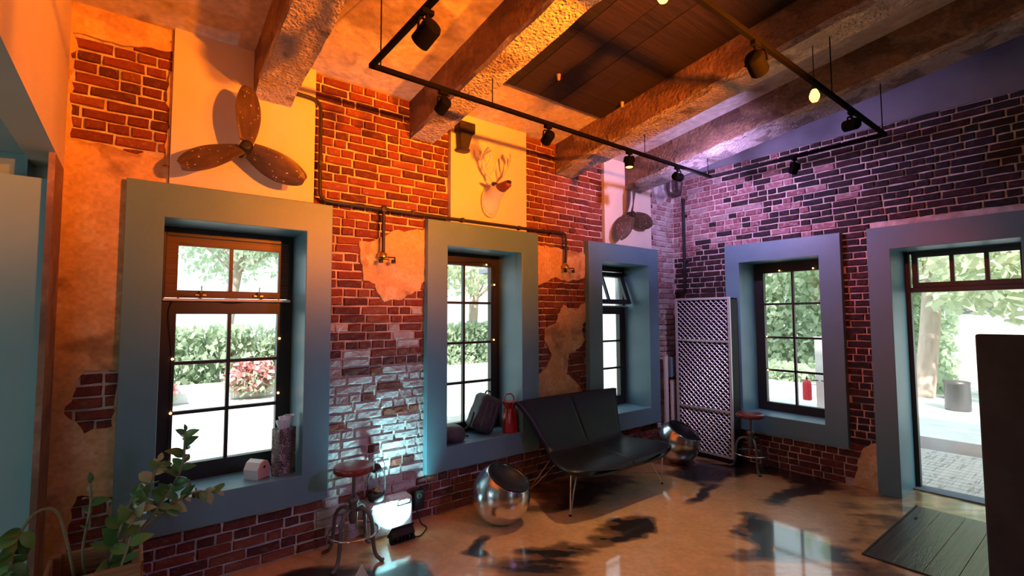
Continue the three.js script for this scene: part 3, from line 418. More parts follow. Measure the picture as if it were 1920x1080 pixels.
function trackHead(label, x, z, aim, lamp, big) {
  const o = thing('track_spotlight', label, 'spotlight', [x, TH, z], 0, 'spotlights on the track'), s = big ? 1.2 : 1, dir = V(...aim).sub(V(x, TH - 0.1 * s, z)).normalize();
  add('adapter', rbox(-0.03, 0.03, -0.035, -0.012, -0.014, 0.014, 0.004, 1), M.track, o); add('stem', rod([0, -0.034, 0], [0, -0.055 * s, 0], 0.008), M.track, o);
  const c = V(0, -0.10 * s, 0), q = new THREE.Quaternion().setFromUnitVectors(V(0, 1, 0), dir), side = V(0, 1, 0).cross(dir).normalize();
  add('yoke', tube([-1, -0.8, 0, 0.8, 1].map((k) => [side.x * k * 0.042 * s, -0.055 * s - (Math.abs(k) > 0.9 ? 0.045 : 0) * s, side.z * k * 0.042 * s]), 0.005, 24, 6), M.track, o);
  add('can', lathe([[0.001, -0.045 * s], [0.03 * s, -0.043 * s], [0.037 * s, -0.03 * s], [0.037 * s, 0.045 * s], [0.033 * s, 0.045 * s], [0.031 * s, 0.035 * s], [0.001, 0.034 * s]], 24).applyQuaternion(q).translate(c.x, c.y, c.z), M.track, o);
  if (lamp) { const e = c.clone().addScaledVector(dir, 0.042 * s); add('lens', new THREE.CircleGeometry(0.03 * s, 20).applyQuaternion(new THREE.Quaternion().setFromUnitVectors(V(0, 0, 1), dir)).translate(e.x, e.y, e.z), glow(lamp[2], 2), o); lamp[0] = [x + e.x + dir.x * 0.012, TH + e.y + dir.y * 0.012, z + e.z + dir.z * 0.012]; spot(lamp); }
}
trackHead('large black spotlight hanging where the track leaves the top of view', TX0, 1.6, [-4.6, 2.0, 0], null, true);
trackHead('black track spotlight beside the beam with broken soffit', -3.81, TZ0, [-3.9, 2.3, 0]);
trackHead('black track spotlight over the deer head', -2.97, TZ0, [-2.8, 2.3, 0]);
trackHead('black track spotlight between the deer head and the far propeller', -2.08, TZ0, LAMPS.warm[1], LAMPS.warm);
trackHead('black track spotlight closest to the far track corner by small propeller', -1.40, TZ0, LAMPS.violet[1], LAMPS.violet);
trackHead('black track spotlight on the short rail along dark brick wall', -0.835, 1.73, LAMPS.pink[1], LAMPS.pink);
trackHead('black track spotlight on the long rail next to the glowing bulb', -1.54, TZ1, LAMPS.violetB[1], LAMPS.violetB);
trackHead('large black spotlight with red lens below the plank ceiling', -2.86, TZ1, LAMPS.red[1], LAMPS.red, true);
function pendant(label, x, y, z, I) {
  const o = thing('pendant_bulb', label, 'light bulb', [x, y, z], 0, 'amber pendant bulbs'), yc = CEIL + SL * z - y;
  add('cord', rod([0, 0.08, 0], [0, yc, 0], 0.003, 0.003, 6), M.black, o); add('socket', lathe([[0.001, 0.085], [0.012, 0.084], [0.014, 0.045], [0.016, 0.035], [0.001, 0.034]], 16), M.black, o);
  add('bulb', lathe([[0.001, -0.045], [0.018, -0.04], [0.028, -0.02], [0.029, 0], [0.02, 0.025], [0.013, 0.036]], 20), glow([1, 0.42, 0.06], 9), o);
  const l = new THREE.PointLight(C(1, 0.42, 0.08), I, 0, 2); l.position.set(x, y, z); l.castShadow = true; l.name = 'bulb_light'; scene.add(l);
}
pendant('glowing amber pendant bulb behind the lighting track', -1.86, 2.945, 2.26, 0.14);
pendant('glowing amber pendant bulb close under the plank ceiling at top of view', -3.40, 2.99, 2.21, 0.14);
for (const [x, z, l] of [[-2.79, 0.90, 'small pink sprinkler head on the planks, left one of two'], [-2.05, 0.89, 'small pink sprinkler head on the planks, right one of two']]) { const y = CEIL + SL * z - 0.032, o = thing('sprinkler_head', l, 'sprinkler', [x, y, z], 0, 'sprinkler heads'); add('cup', lathe([[0.001, -0.045], [0.010, -0.045], [0.016, -0.002], [0.016, 0.0], [0.001, 0]], 16), std({ color: C(0.75, 0.42, 0.36), roughness: 0.5 }), o); add('rim', new THREE.TorusGeometry(0.016, 0.002, 6, 20).rotateX(Math.PI / 2).translate(0, -0.002, 0), M.chrome, o); }

// ---------------------------------------------------------------- wall fittings
function propeller(label, at, angles, len) {
  const o = thing('ship_propeller', label, 'propeller', at, 0, 'bronze propellers on the wall');
  add('hub', lathe([[0.001, 0.05], [0.018, 0.05], [0.02, 0.046], [0.034, 0.04], [0.037, -0.03], [0.03, -0.04], [0.001, -0.042]], 24).rotateX(Math.PI / 2), M.iron, o);
  add('bore', new THREE.CylinderGeometry(0.014, 0.014, 0.01, 20).rotateX(Math.PI / 2).translate(0, 0, 0.05), M.black, o);
  add('wall_rod', rod([0, 0, -0.04], [0, 0, -at[2] + 0.03], 0.016), M.iron, o);
  for (const a of angles) { const g = shell((u, v) => { const w = 0.030 + 0.062 * Math.pow(Math.sin(Math.PI * Math.min(1, 0.12 + v * 0.74)), 0.8) * Math.sqrt(Math.max(0.0005, 1 - Math.pow(v, 5))), s = (u - 0.5) * 2 * w, tw = (48 - 26 * v) * D, r = 0.028 + v * len, sw = 0.022 * v * v; return V(r, (s + sw) * Math.cos(tw), (s + sw) * Math.sin(tw) + 0.012 * (1 - (u - 0.5) ** 2 * 4)); }, 10, 26, (u, v) => 0.002 + 0.007 * (1 - v * 0.7) * (1 - (2 * u - 1) ** 2)); add('blade', g.rotateZ(a * D), M.bronze, o); }
}
propeller('large three-bladed bronze ship propeller on the panel above the plant window', [-4.722, 2.562, 0.22], [86, 205, 333], 0.335);
propeller('three-bladed bronze propeller in the far corner above the loveseat window', [-1.012, 2.643, 0.15], [77, 228, 345], 0.33);
function bracket(label, x, y) { const o = thing('iron_bracket', label, 'bracket', [x, y, 0.04], 0, 'iron brackets'); add('head_block', rbox(-0.07, 0.085, -0.09, 0.0, 0, 0.09, 0.008), M.iron, o); add('tapered_leg', poly([[-0.045, -0.22], [0.02, -0.22], [0.06, -0.085], [-0.05, -0.085]], [], 0.06, 0.006).translate(0, 0, 0.015), M.iron, o); add('foot_flange', lathe([[0.001, -0.245], [0.055, -0.245], [0.06, -0.235], [0.055, -0.225], [0.001, -0.22]], 24).translate(-0.012, 0, 0.045), M.iron, o); }
bracket('rusty iron bracket with flared foot above the deer head', -3.10, 3.16);
bracket('rusty iron bracket above the small propeller in the far corner', -0.86, 3.245);
{ // deer head trophy
  const o = thing('deer_trophy', 'white mock deer head with antlers and brown muzzle on the panel', 'trophy', [-2.80, 2.60, 0.046]);
  const nk = V(-0.01, -0.06, 0.0), hd = V(-0.015, 0.01, 0.11), nose = V(-0.03, 0.035, 0.275);
  add('head', sdf((p) => { let d = smin(cap(p, nk, hd, 0.085, 0.055), cap(p, hd, nose, 0.052, 0.030), 0.05); d = smin(d, cap(p, V(-0.045, 0.06, 0.11), V(-0.12, 0.085, 0.10), 0.022, 0.008), 0.02); d = smin(d, cap(p, V(0.045, 0.06, 0.11), V(0.12, 0.085, 0.10), 0.022, 0.008), 0.02); return Math.max(smin(d, ell(p, [-0.01, -0.07, -0.005], [0.085, 0.115, 0.05]), 0.03), 0.002 - p.z); }, [0, 0, 0.12], 0.24, 56), M.white, o);
  add('plaque', lathe([[0.001, 0.0], [0.088, 0.0], [0.095, 0.006], [0.088, 0.014], [0.001, 0.016]], 32).rotateX(Math.PI / 2).scale(1, 1.45, 1).translate(-0.01, -0.06, 0.0), M.white, o);
  add('muzzle', sdf((p) => cap(p, hd.clone().lerp(nose, 0.12).add(V(0, 0.006, 0)), nose, 0.052, 0.034), [-0.02, 0.02, 0.2], 0.17, 40), std({ color: C(0.20, 0.045, 0.030), roughness: 0.6 }), o);
  add('nose_tip', new THREE.SphereGeometry(0.016, 16, 12).scale(1.4, 0.9, 0.7).translate(-0.033, 0.048, 0.306), M.black, o);
  for (const s of [-1, 1]) {
    const an = add('antler', tube([[s * 0.03, 0.07, 0.11], [s * 0.07, 0.14, 0.08], [s * 0.125, 0.21, 0.07], [s * 0.145, 0.30, 0.10], [s * 0.115, 0.37, 0.13]], 0.011, 40, 8), M.white, o);
    for (const q of [[[s * 0.07, 0.14, 0.08], [s * 0.05, 0.20, 0.13], [s * 0.045, 0.25, 0.15]], [[s * 0.11, 0.19, 0.07], [s * 0.085, 0.27, 0.11], [s * 0.08, 0.33, 0.12]], [[s * 0.14, 0.25, 0.08], [s * 0.18, 0.31, 0.07], [s * 0.185, 0.36, 0.07]], [[s * 0.142, 0.31, 0.10], [s * 0.10, 0.34, 0.15]]]) add('tine', tube(q, 0.008, 12, 7), M.white, an);
    add('eyewear_lens', new THREE.SphereGeometry(0.024, 16, 12).scale(1.1, 0.8, 0.5).translate(-0.018 + s * 0.042, 0.062, 0.135), M.black, o);
  }
  add('eyewear_bridge', rod([-0.045, 0.066, 0.145], [0.01, 0.066, 0.145], 0.005), M.black, o);
}
{ // conduit with two lamps
  const o = thing('electrical_conduit', 'dark steel conduit running over the windows of the brick wall', 'conduit', [0, 0, 0.064]), r = 0.0125;
  add('pipe', tube([[-4.46, 3.045, 0], [-4.32, 3.040, 0], [-4.275, 3.03, 0], [-4.252, 2.99, 0], [-4.248, 2.90, 0], [-4.245, 2.45, 0], [-4.24, 2.385, 0], [-4.215, 2.352, 0], [-4.15, 2.345, 0], [-3.8, 2.343, 0]], r, 120, 10, 0.3), M.iron, o);
  add('pipe', tube([[-3.8, 2.343, 0], [-3.2, 2.345, 0], [-2.5, 2.35, 0], [-1.99, 2.355, 0], [-1.93, 2.352, 0], [-1.915, 2.33, 0], [-1.912, 2.20, 0], [-1.91, 2.07, -0.01]], r, 140, 10, 0.3), M.iron, o);
  add('drop_pipe', rod([-3.785, 2.343, 0], [-3.785, 2.03, 0], r), M.iron, o);
  for (const x of [-4.245, -3.55, -3.1, -2.5, -2.1]) { const y = x < -4.2 ? 2.6 : 2.347; add('clamp', rbox(x - 0.012, x + 0.012, y - 0.018, y + 0.018, -0.02, 0.015, 0.004, 1), M.iron, o); }
  add('junction_box', lathe([[0.001, -0.022], [0.026, -0.022], [0.028, 0.01], [0.02, 0.018], [0.001, 0.018]], 20).rotateX(Math.PI / 2).translate(-3.785, 2.343, 0), M.iron, o);
  const lamp = (label, x, y, dx) => {
    const l = thing('jar_lamp', label, 'wall lamp', [x, y, 0.055], 0, 'jar lamps on the conduit');
    add('dome_cap', lathe([[0.001, 0.045], [0.012, 0.044], [0.030, 0.025], [0.036, 0.0], [0.030, -0.004]], 24), M.brass, l); add('arm', [rod([0, 0.0, 0], [0.085, -0.002, 0.03], 0.005), rod([0.085, -0.002, 0.03], [0.075, -0.03, 0.03], 0.005), rod([0, 0, 0], [-0.02, -0.03, 0.02], 0.008)], M.iron, l);
    for (const [jx, jz] of [[-0.022, 0.02], [0.072, 0.03]]) { const j = add('glass_jar', lathe([[0.016, -0.03], [0.034, -0.042], [0.037, -0.06], [0.036, -0.105], [0.026, -0.125], [0.001, -0.128]], 24).translate(jx, 0, jz), M.clearGlass, l); add('socket', lathe([[0.001, -0.02], [0.016, -0.02], [0.017, -0.045], [0.001, -0.046]], 16).translate(jx, 0, jz), M.black, j); add('filament_bulb', new THREE.SphereGeometry(0.014, 14, 10).scale(1, 1.5, 1).translate(jx, -0.068, jz), M.clearGlass, j); }
  };
  lamp('glass jar lamp with brass dome on the broken plaster between two windows', -3.785, 1.99, 0);
  lamp('glass jar lamp with brass dome above the loveseat back', -1.91, 2.02, 0);
}
{ // pipes in the corner
  const o = thing('drain_pipe', 'grey drain pipe with elbow under the ceiling corner', 'pipe', [0, 0, 0]);
  add('pipe_bend', tube([[-0.075, 3.30, 0.14], [-0.075, 3.12, 0.14], [-0.08, 3.05, 0.14], [-0.115, 3.02, 0.13], [-0.16, 3.02, 0.11], [-0.19, 3.05, 0.10], [-0.195, 3.12, 0.10], [-0.195, 3.28, 0.10]], 0.036, 70, 16, 0.3), M.steel, o);
  add('collar', new THREE.CylinderGeometry(0.043, 0.043, 0.05, 20).translate(-0.075, 3.14, 0.14), M.steel, o); add('collar', new THREE.CylinderGeometry(0.043, 0.043, 0.05, 20).translate(-0.195, 3.10, 0.10), M.steel, o);
  const p = thing('riser_pipe', 'thin black riser pipe on the dark brick wall corner', 'pipe', [0, 0, 0]);
  add('pipe', tube([[-0.05, 2.93, 0.176], [-0.05, 2.4, 0.176], [-0.05, 1.90, 0.172], [-0.055, 1.84, 0.15], [-0.06, 1.825, 0.09], [-0.06, 1.82, 0.05]], 0.018, 60, 10, 0.3), M.black, p); for (const y of [2.75, 2.2]) add('clamp', rbox(-0.06, 0.0, y - 0.015, y + 0.015, 0.155, 0.197, 0.004, 1), M.iron, p); add('cap', rod([-0.05, 2.92, 0.176], [-0.05, 2.955, 0.176], 0.024), M.black, p);
}
{ // mesh cabinet against the dark wall
  const o = thing('mesh_cabinet', 'tall black cabinet with silvery expanded metal front in the corner', 'cabinet', [-0.24, 0, 0.49], -Math.PI / 2);
  const w = 0.33, meshM = std({ color: C(0.66, 0.64, 0.68), roughness: 0.34, metalness: 0.35 });
  add('body', [box(-w, w, 0.02, 1.74, -0.15, -0.145), box(-w, -w + 0.012, 0.02, 1.74, -0.15, -0.012), box(w - 0.012, w, 0.02, 1.74, -0.15, -0.012), box(-w, w, 1.728, 1.74, -0.15, -0.012), box(-w, w, 0, 0.07, -0.15, -0.004)], M.black, o);
  for (const s of [-1, 1]) add('frame_stile', rbox(s * w - (s > 0 ? 0.028 : 0), s * w + (s > 0 ? 0 : 0.028), 0.05, 1.75, -0.012, 0.012, 0.003, 1), meshM, o);
  for (const y of [0.062, 0.535, 1.275, 1.738]) add('frame_rail', rbox(-w + 0.028, w - 0.028, y - 0.012, y + 0.012, -0.010, 0.010, 0.003, 1), meshM, o);
  const strand = new THREE.BufferGeometry(), pw = 0.058, ph = 0.034, nn = 6, pos = [], id = [];
  for (let i = 0; i <= nn; i++) { const t = i / nn, x = (t - 0.5) * pw, y = Math.sin(Math.PI * t) * ph * 0.62; pos.push(x, y - 0.005, 0.006, x, y + 0.006, -0.004); if (i < nn) { const a = i * 2; id.push(a, a + 2, a + 1, a + 1, a + 2, a + 3); } }
  strand.setAttribute('position', new THREE.Float32BufferAttribute(pos, 3)); strand.setIndex(id); strand.computeVertexNormals(); const sm = meshM.clone(); sm.side = THREE.DoubleSide;
  for (const [y0, y1] of [[0.074, 0.523], [0.547, 1.263], [1.287, 1.726]]) { const gs = []; let k = 0; for (let y = y0 + 0.004; y < y1 - 0.014; y += ph * 0.82, k++) for (let x = -w + 0.05 + (k % 2) * pw / 2 - 0.012; x < w - 0.036; x += pw) gs.push(strand.clone().translate(x, y, -0.002)); const m = add('expanded_mesh', mergeGeometries(gs), sm, o); m.userData.kind = 'stuff'; }
  add('shadow_band', box(-w + 0.014, w - 0.014, 1.33, 1.43, -0.14, -0.03), M.black, o);  // black block standing in for a shadow band across the mesh front
  for (const s of [-1, 1]) add('foot', rbox(s * 0.28 - 0.02, s * 0.28 + 0.02, 0, 0.02, -0.13, -0.03, 0.003, 1), M.black, o);
}
{
  const b = thing('timber_batten', 'tall pale batten leaning in the corner beside mesh cabinet', 'batten', [-0.325, 0, 0.075]); add('batten', rbox(-0.028, 0.028, 0, 1.09, -0.012, 0.012, 0.003, 1), M.white, b); add('end_cap', rbox(-0.029, 0.029, 1.08, 1.10, -0.013, 0.013, 0.003, 1), M.cardboardPink, b);
  const c = thing('timber_batten', 'short white batten beside the mesh cabinet, under the grey box', 'batten', [-0.235, 0, 0.10]); add('batten', rbox(-0.034, 0.034, 0, 0.80, -0.012, 0.012, 0.003, 1), M.white, c); add('end_cap', rbox(-0.035, 0.035, 0.79, 0.806, -0.013, 0.013, 0.003, 1), M.cardboardPink, c);
  const s = thing('switch_box', 'blue grey switch box on the wall corner beside mesh cabinet', 'box', [-0.215, 0.83, 0.0]); add('case', rbox(-0.04, 0.04, 0, 0.24, 0.006, 0.10, 0.006), std({ color: C(0.16, 0.24, 0.34), roughness: 0.4 }), s); add('cover_plate', rbox(-0.034, 0.034, 0.01, 0.23, 0.10, 0.106, 0.003, 1), std({ color: C(0.22, 0.32, 0.42), roughness: 0.4 }), s);
}

// ---------------------------------------------------------------- furniture
{ // loveseat
  const o = thing('loveseat', 'black leather two-seat lounge chair on thin chrome legs', 'loveseat', [-1.93, 0, 0]);
  const prof = new THREE.CatmullRomCurve3([V(0, 0.80, 0.075), V(0, 0.775, 0.10), V(0, 0.66, 0.17), V(0, 0.50, 0.255), V(0, 0.40, 0.32), V(0, 0.358, 0.40), V(0, 0.350, 0.55), V(0, 0.350, 0.70), V(0, 0.335, 0.80), V(0, 0.305, 0.835)], false, 'catmullrom', 0.5);
  const wid = (v) => v < 0.45 ? lerp(0.675, 0.49, sstep(0.0, 0.45, v)) : lerp(0.49, 0.655, sstep(0.45, 0.80, v)) * (v > 0.78 ? Math.sqrt(Math.max(0.04, 1 - Math.pow((v - 0.78) / 0.235, 2.4))) : 1);
  const f = (q, v) => { const u = q * 2 - 1, p = prof.getPoint(v), e = u * u; return V(u * wid(v), p.y + 0.018 * e * e * sstep(0.3, 0.6, v), p.z + 0.035 * e * (1 - sstep(0.0, 0.55, v))); };
  const soft = (q, v) => { const u = Math.abs(q * 2 - 1), rim = (t) => Math.sqrt(clamp(t)); return 0.007 + 0.021 * rim((1 - u) / 0.09) * rim(v / 0.05) * rim((1 - v) / 0.06) * (1 - 0.32 * Math.exp(-((u / 0.016) ** 2))); };
  for (const [name, a, b] of [['backrest', 0, 0.5], ['seat', 0.5, 1]]) { const g = shell((q, w) => f(q, lerp(a, b, w)), 90, 44, (q, w) => soft(q, lerp(a, b, w))); add(name, g, M.leather, o); }
  M.leather.side = THREE.DoubleSide;
  const F = [[-0.565, 0.674], [0.615, 0.684], [-0.52, 0.09], [0.52, 0.09]];
  for (const [fx, fz] of F) { const ff = fz > 0.4; for (const k of [0, 1]) add('leg_rod', rod([fx, 0.0, fz], [fx * (k ? 0.72 : 1.0), ff ? 0.335 : 0.36, ff ? fz - 0.03 - (k ? 0.04 : -0.04) : 0.40], 0.006), M.chrome, o); add('foot_pad', new THREE.CylinderGeometry(0.010, 0.012, 0.012, 14).translate(fx, 0.006, fz), M.black, o); }
  for (const s of [-1, 1]) add('side_strut', rod([s * 0.5, 0.335, 0.68], [s * 0.40, 0.34, 0.38], 0.006), M.chrome, o);
  add('under_rail', rod([-0.55, 0.325, 0.63], [0.58, 0.325, 0.64], 0.007), M.chrome, o);
}
function ballStool(label, x, z, turn) {
  const o = thing('ball_stool', label, 'stool', [x, 0, z], turn, 'aluminium ball stools'), R = 0.222, cy = 0.212, ang = 52 * D;
  // ball cut by a tilted plane: lathe round the tilted axis, then tilt
  const sp = []; for (let i = 0; i <= 40; i++) { const t = lerp(47 * D, 180 * D, i / 40); sp.push([Math.max(0.0005, R * Math.sin(t)), R * Math.cos(t)]); }
  const tilt = (g) => g.rotateX(27 * D).translate(0, cy, 0);
  add('shell', tilt(lathe([[R * Math.sin(47 * D) - 0.010, R * Math.cos(47 * D) - 0.03], ...sp], 56)), M.alu, o);
  add('rim', tilt(new THREE.TorusGeometry(R * Math.sin(47 * D) - 0.002, 0.007, 10, 56).rotateX(Math.PI / 2).translate(0, R * Math.cos(47 * D), 0)), M.black, o);
  add('seat_pad', tilt(lathe([[0.001, R * Math.cos(47 * D) - 0.048], [0.08, R * Math.cos(47 * D) - 0.045], [0.13, R * Math.cos(47 * D) - 0.022], [0.153, R * Math.cos(47 * D) - 0.008]], 40)), M.leather, o);
  add('base_ring', lathe([[0.001, 0], [0.075, 0], [0.08, 0.006], [0.07, 0.012], [0.001, 0.012]], 32), M.black, o);
}
ballStool('shiny aluminium ball stool beside the chair leg, near the floodlight', -2.975, 0.425, 20 * D);
ballStool('shiny aluminium ball stool in the corner beside mesh cabinet', -0.615, 0.40, 10 * D);
function screwStool(label, x, z, turn, h, mat, legs) {
  const o = thing('screw_stool', label, 'stool', [x, 0, z], turn, 'industrial screw stools');
  const seat = add('seat', lathe([[0.001, h - 0.042], [0.118, h - 0.042], [0.128, h - 0.034], [0.128, h - 0.010], [0.120, h], [0.05, h + 0.006], [0.001, h + 0.007]], 40), mat, o); add('seat_stud', rod([0.125, h - 0.025, 0], [0.138, h - 0.025, 0], 0.006), M.brass, seat);
  add('screw', rod([0, 0.28, 0], [0, h - 0.04, 0], 0.011), M.steel, o); add('hub', lathe([[0.001, 0.22], [0.022, 0.22], [0.028, 0.25], [0.03, 0.33], [0.024, 0.345], [0.035, 0.35], [0.035, 0.375], [0.018, 0.395], [0.001, 0.395]], 24), M.steel, o);
  for (let k = 0; k < legs; k++) { const a = k / legs * 2 * Math.PI, c = Math.cos(a), s = Math.sin(a); const at = (r, y) => [r * c, y, r * s]; const lg = add('leg', tube([at(0.02, 0.30), at(0.055, 0.315), at(0.10, 0.30), at(0.132, 0.25), at(0.142, 0.17), at(0.150, 0.09), at(0.168, 0.035), at(0.205, 0.012)], 0.0125, 40, 8), M.steel, o); add('foot', new THREE.SphereGeometry(0.016, 12, 8).scale(1.3, 0.75, 1).translate(0.208 * c, 0.012, 0.208 * s), M.steel, lg); }
  add('foot_ring', new THREE.TorusGeometry(0.158, 0.007, 8, 64).rotateX(Math.PI / 2).translate(0, 0.165, 0), M.chrome, o);
}
screwStool('cast iron screw stool with red leather seat beside the floodlight', -4.05, 0.26, 38 * D, 0.585, M.redLeather, 4);
screwStool('cast iron screw stool below the window in the dark brick wall', -0.27, 1.01, 105 * D, 0.565, M.redLeather, 3);
{ // dark partition by the door
  const o = thing('partition_screen', 'dark upholstered screen standing before the doorway', 'screen', [-1.72, 0, 3.72]);
  add('panel', rbox(-0.03, 0.03, 0.03, 1.45, -0.80, 0.9, 0.012, 3), std({ map: rep(mottled([0.028, 0.036, 0.044], [0.045, 0.05, 0.058], 141), 2), roughness: 0.8, bumpMap: rep(nGrain, 8), bumpScale: 0.001 }), o);
  for (const z of [-0.6, 0.7]) add('foot', rbox(-0.18, 0.18, 0, 0.03, z - 0.03, z + 0.03, 0.006), M.black, o);
}
{ // triangular sign near the camera
  const o = thing('floor_sign', 'black triangular floor sign with white border, only its tip showing', 'sign', [-4.353, 0, 1.2], -20 * D);
  const tri = (s) => [[-0.21 * s, -0.40 * s], [0.21 * s, -0.40 * s], [0, 0]];
  add('border', poly(tri(1), [[[-0.172, -0.378], [0.172, -0.378], [0, -0.052]]], 0.012, 0).translate(0, 0.420, 0), M.white, o); add('board', poly([[-0.175, -0.38], [0.175, -0.38], [0, -0.048]], [], 0.008, 0).translate(0, 0.420, 0.001), M.black, o);
  for (const s of [-1, 1]) add('support_leg', rod([s * 0.15, 0.0, -0.10], [s * 0.06, 0.26, -0.006], 0.007), M.black, o); add('base_rail', rbox(-0.21, 0.21, 0, 0.022, -0.004, 0.016, 0.003, 1), M.black, o);
}

// ---------------------------------------------------------------- things along the brick wall
{
  const b = thing('whitewashed_block', 'whitewashed masonry block below the lantern, lit by the floodlight', 'block', [-3.735, 0, 0.055]); add('stone', shake(boxUV(new RoundedBoxGeometry(0.33, 0.25, 0.12, 5, 0.03).translate(0.015, 0.125, 0.012)), 0.012, 14, 4), M.whitewash, b); add('iron_staple', tube([[0.06, 0.19, 0.070], [0.06, 0.20, 0.088], [0.14, 0.205, 0.088], [0.14, 0.195, 0.070]], 0.007, 20, 6), M.iron, b);
  const l = thing('hurricane_lantern', 'glass hurricane lantern standing on the whitewashed block', 'lantern', [-3.815, 0.252, 0.065]);
  add('fuel_base', lathe([[0.001, 0], [0.05, 0], [0.055, 0.008], [0.055, 0.03], [0.042, 0.042], [0.026, 0.05], [0.001, 0.05]], 28), M.iron, l); add('chimney', lathe([[0.03, 0.055], [0.044, 0.09], [0.046, 0.125], [0.036, 0.17], [0.028, 0.195]], 28), M.clearGlass, l); add('top_cap', lathe([[0.03, 0.195], [0.038, 0.20], [0.034, 0.225], [0.018, 0.25], [0.001, 0.255]], 24), M.iron, l); add('burner', lathe([[0.001, 0.05], [0.02, 0.05], [0.018, 0.07], [0.006, 0.085], [0.001, 0.085]], 18), M.brass, l);
  for (const s of [-1, 1]) add('side_tube', tube([[s * 0.05, 0.03, 0], [s * 0.062, 0.06, 0], [s * 0.06, 0.16, 0], [s * 0.035, 0.212, 0]], 0.005, 24, 8), M.iron, l); add('bail_handle', tube([[-0.06, 0.16, 0], [-0.055, 0.25, 0.0], [0, 0.30, 0.01], [0.055, 0.25, 0], [0.06, 0.16, 0]], 0.003, 30, 6), M.iron, l);
  const f = thing('floodlight', 'small black floodlight on the floor shining up the brick wall', 'floodlight', [-3.70, 0, 0.235], 0);
  const hd = new THREE.Group(); hd.name = 'housing'; f.add(hd); hd.position.set(0, 0.055, 0); hd.rotation.x = -62 * D + Math.PI; // faces the wall, tipped up
  const H2 = V(0, Math.sin(42 * D), -Math.cos(42 * D));
  hd.rotation.x = 0; hd.quaternion.setFromUnitVectors(V(0, 0, 1), H2);
  add('case', rbox(-0.075, 0.075, -0.05, 0.05, -0.045, 0.012, 0.008), M.black, hd); add('rim', poly(rect(-0.08, 0.08, -0.055, 0.055), [rect(-0.066, 0.066, -0.042, 0.042)], 0.008, 0.002).translate(0, 0, 0.012), M.black, hd); add('light_face', new THREE.PlaneGeometry(0.13, 0.082).translate(0, 0, 0.014), glow([0.62, 0.97, 1.0], 6), hd); for (let k = -2; k <= 2; k++) add('cooling_fin', rbox(k * 0.028 - 0.003, k * 0.028 + 0.003, -0.04, 0.04, -0.062, -0.044, 0.002, 1), M.black, hd);
  add('bracket', tube([[-0.088, 0.055, 0], [-0.09, 0.02, 0.01], [-0.085, 0.006, 0.03], [0.085, 0.006, 0.03], [0.09, 0.02, 0.01], [0.088, 0.055, 0]], 0.006, 50, 8, 0.1), M.black, f);
  add('cable', tube([[0.03, 0.04, 0.045], [0.12, 0.006, 0.03], [0.20, 0.005, -0.03], [0.235, 0.005, -0.08], [0.22, 0.02, -0.14], [0.21, 0.10, -0.185]], 0.0045, 60, 6), M.black, f);
  spot([[-3.70 + 0, 0.055 + H2.y * 0.035, 0.235 + H2.z * 0.035], [-3.72, 0.055 + H2.y, 0.235 + H2.z], [0.38, 0.92, 1.0], 12, 56, 0.7]);
  const jb = thing('socket_box', 'black outlet box on the wall below the window with bags', 'box', [-3.47, 0.10, 0.004]); add('case', rbox(-0.045, 0.045, 0, 0.14, 0, 0.05, 0.006), M.black, jb); add('outlet', new THREE.TorusGeometry(0.016, 0.004, 8, 20).translate(0, 0.10, 0.051), M.steel, jb);
}
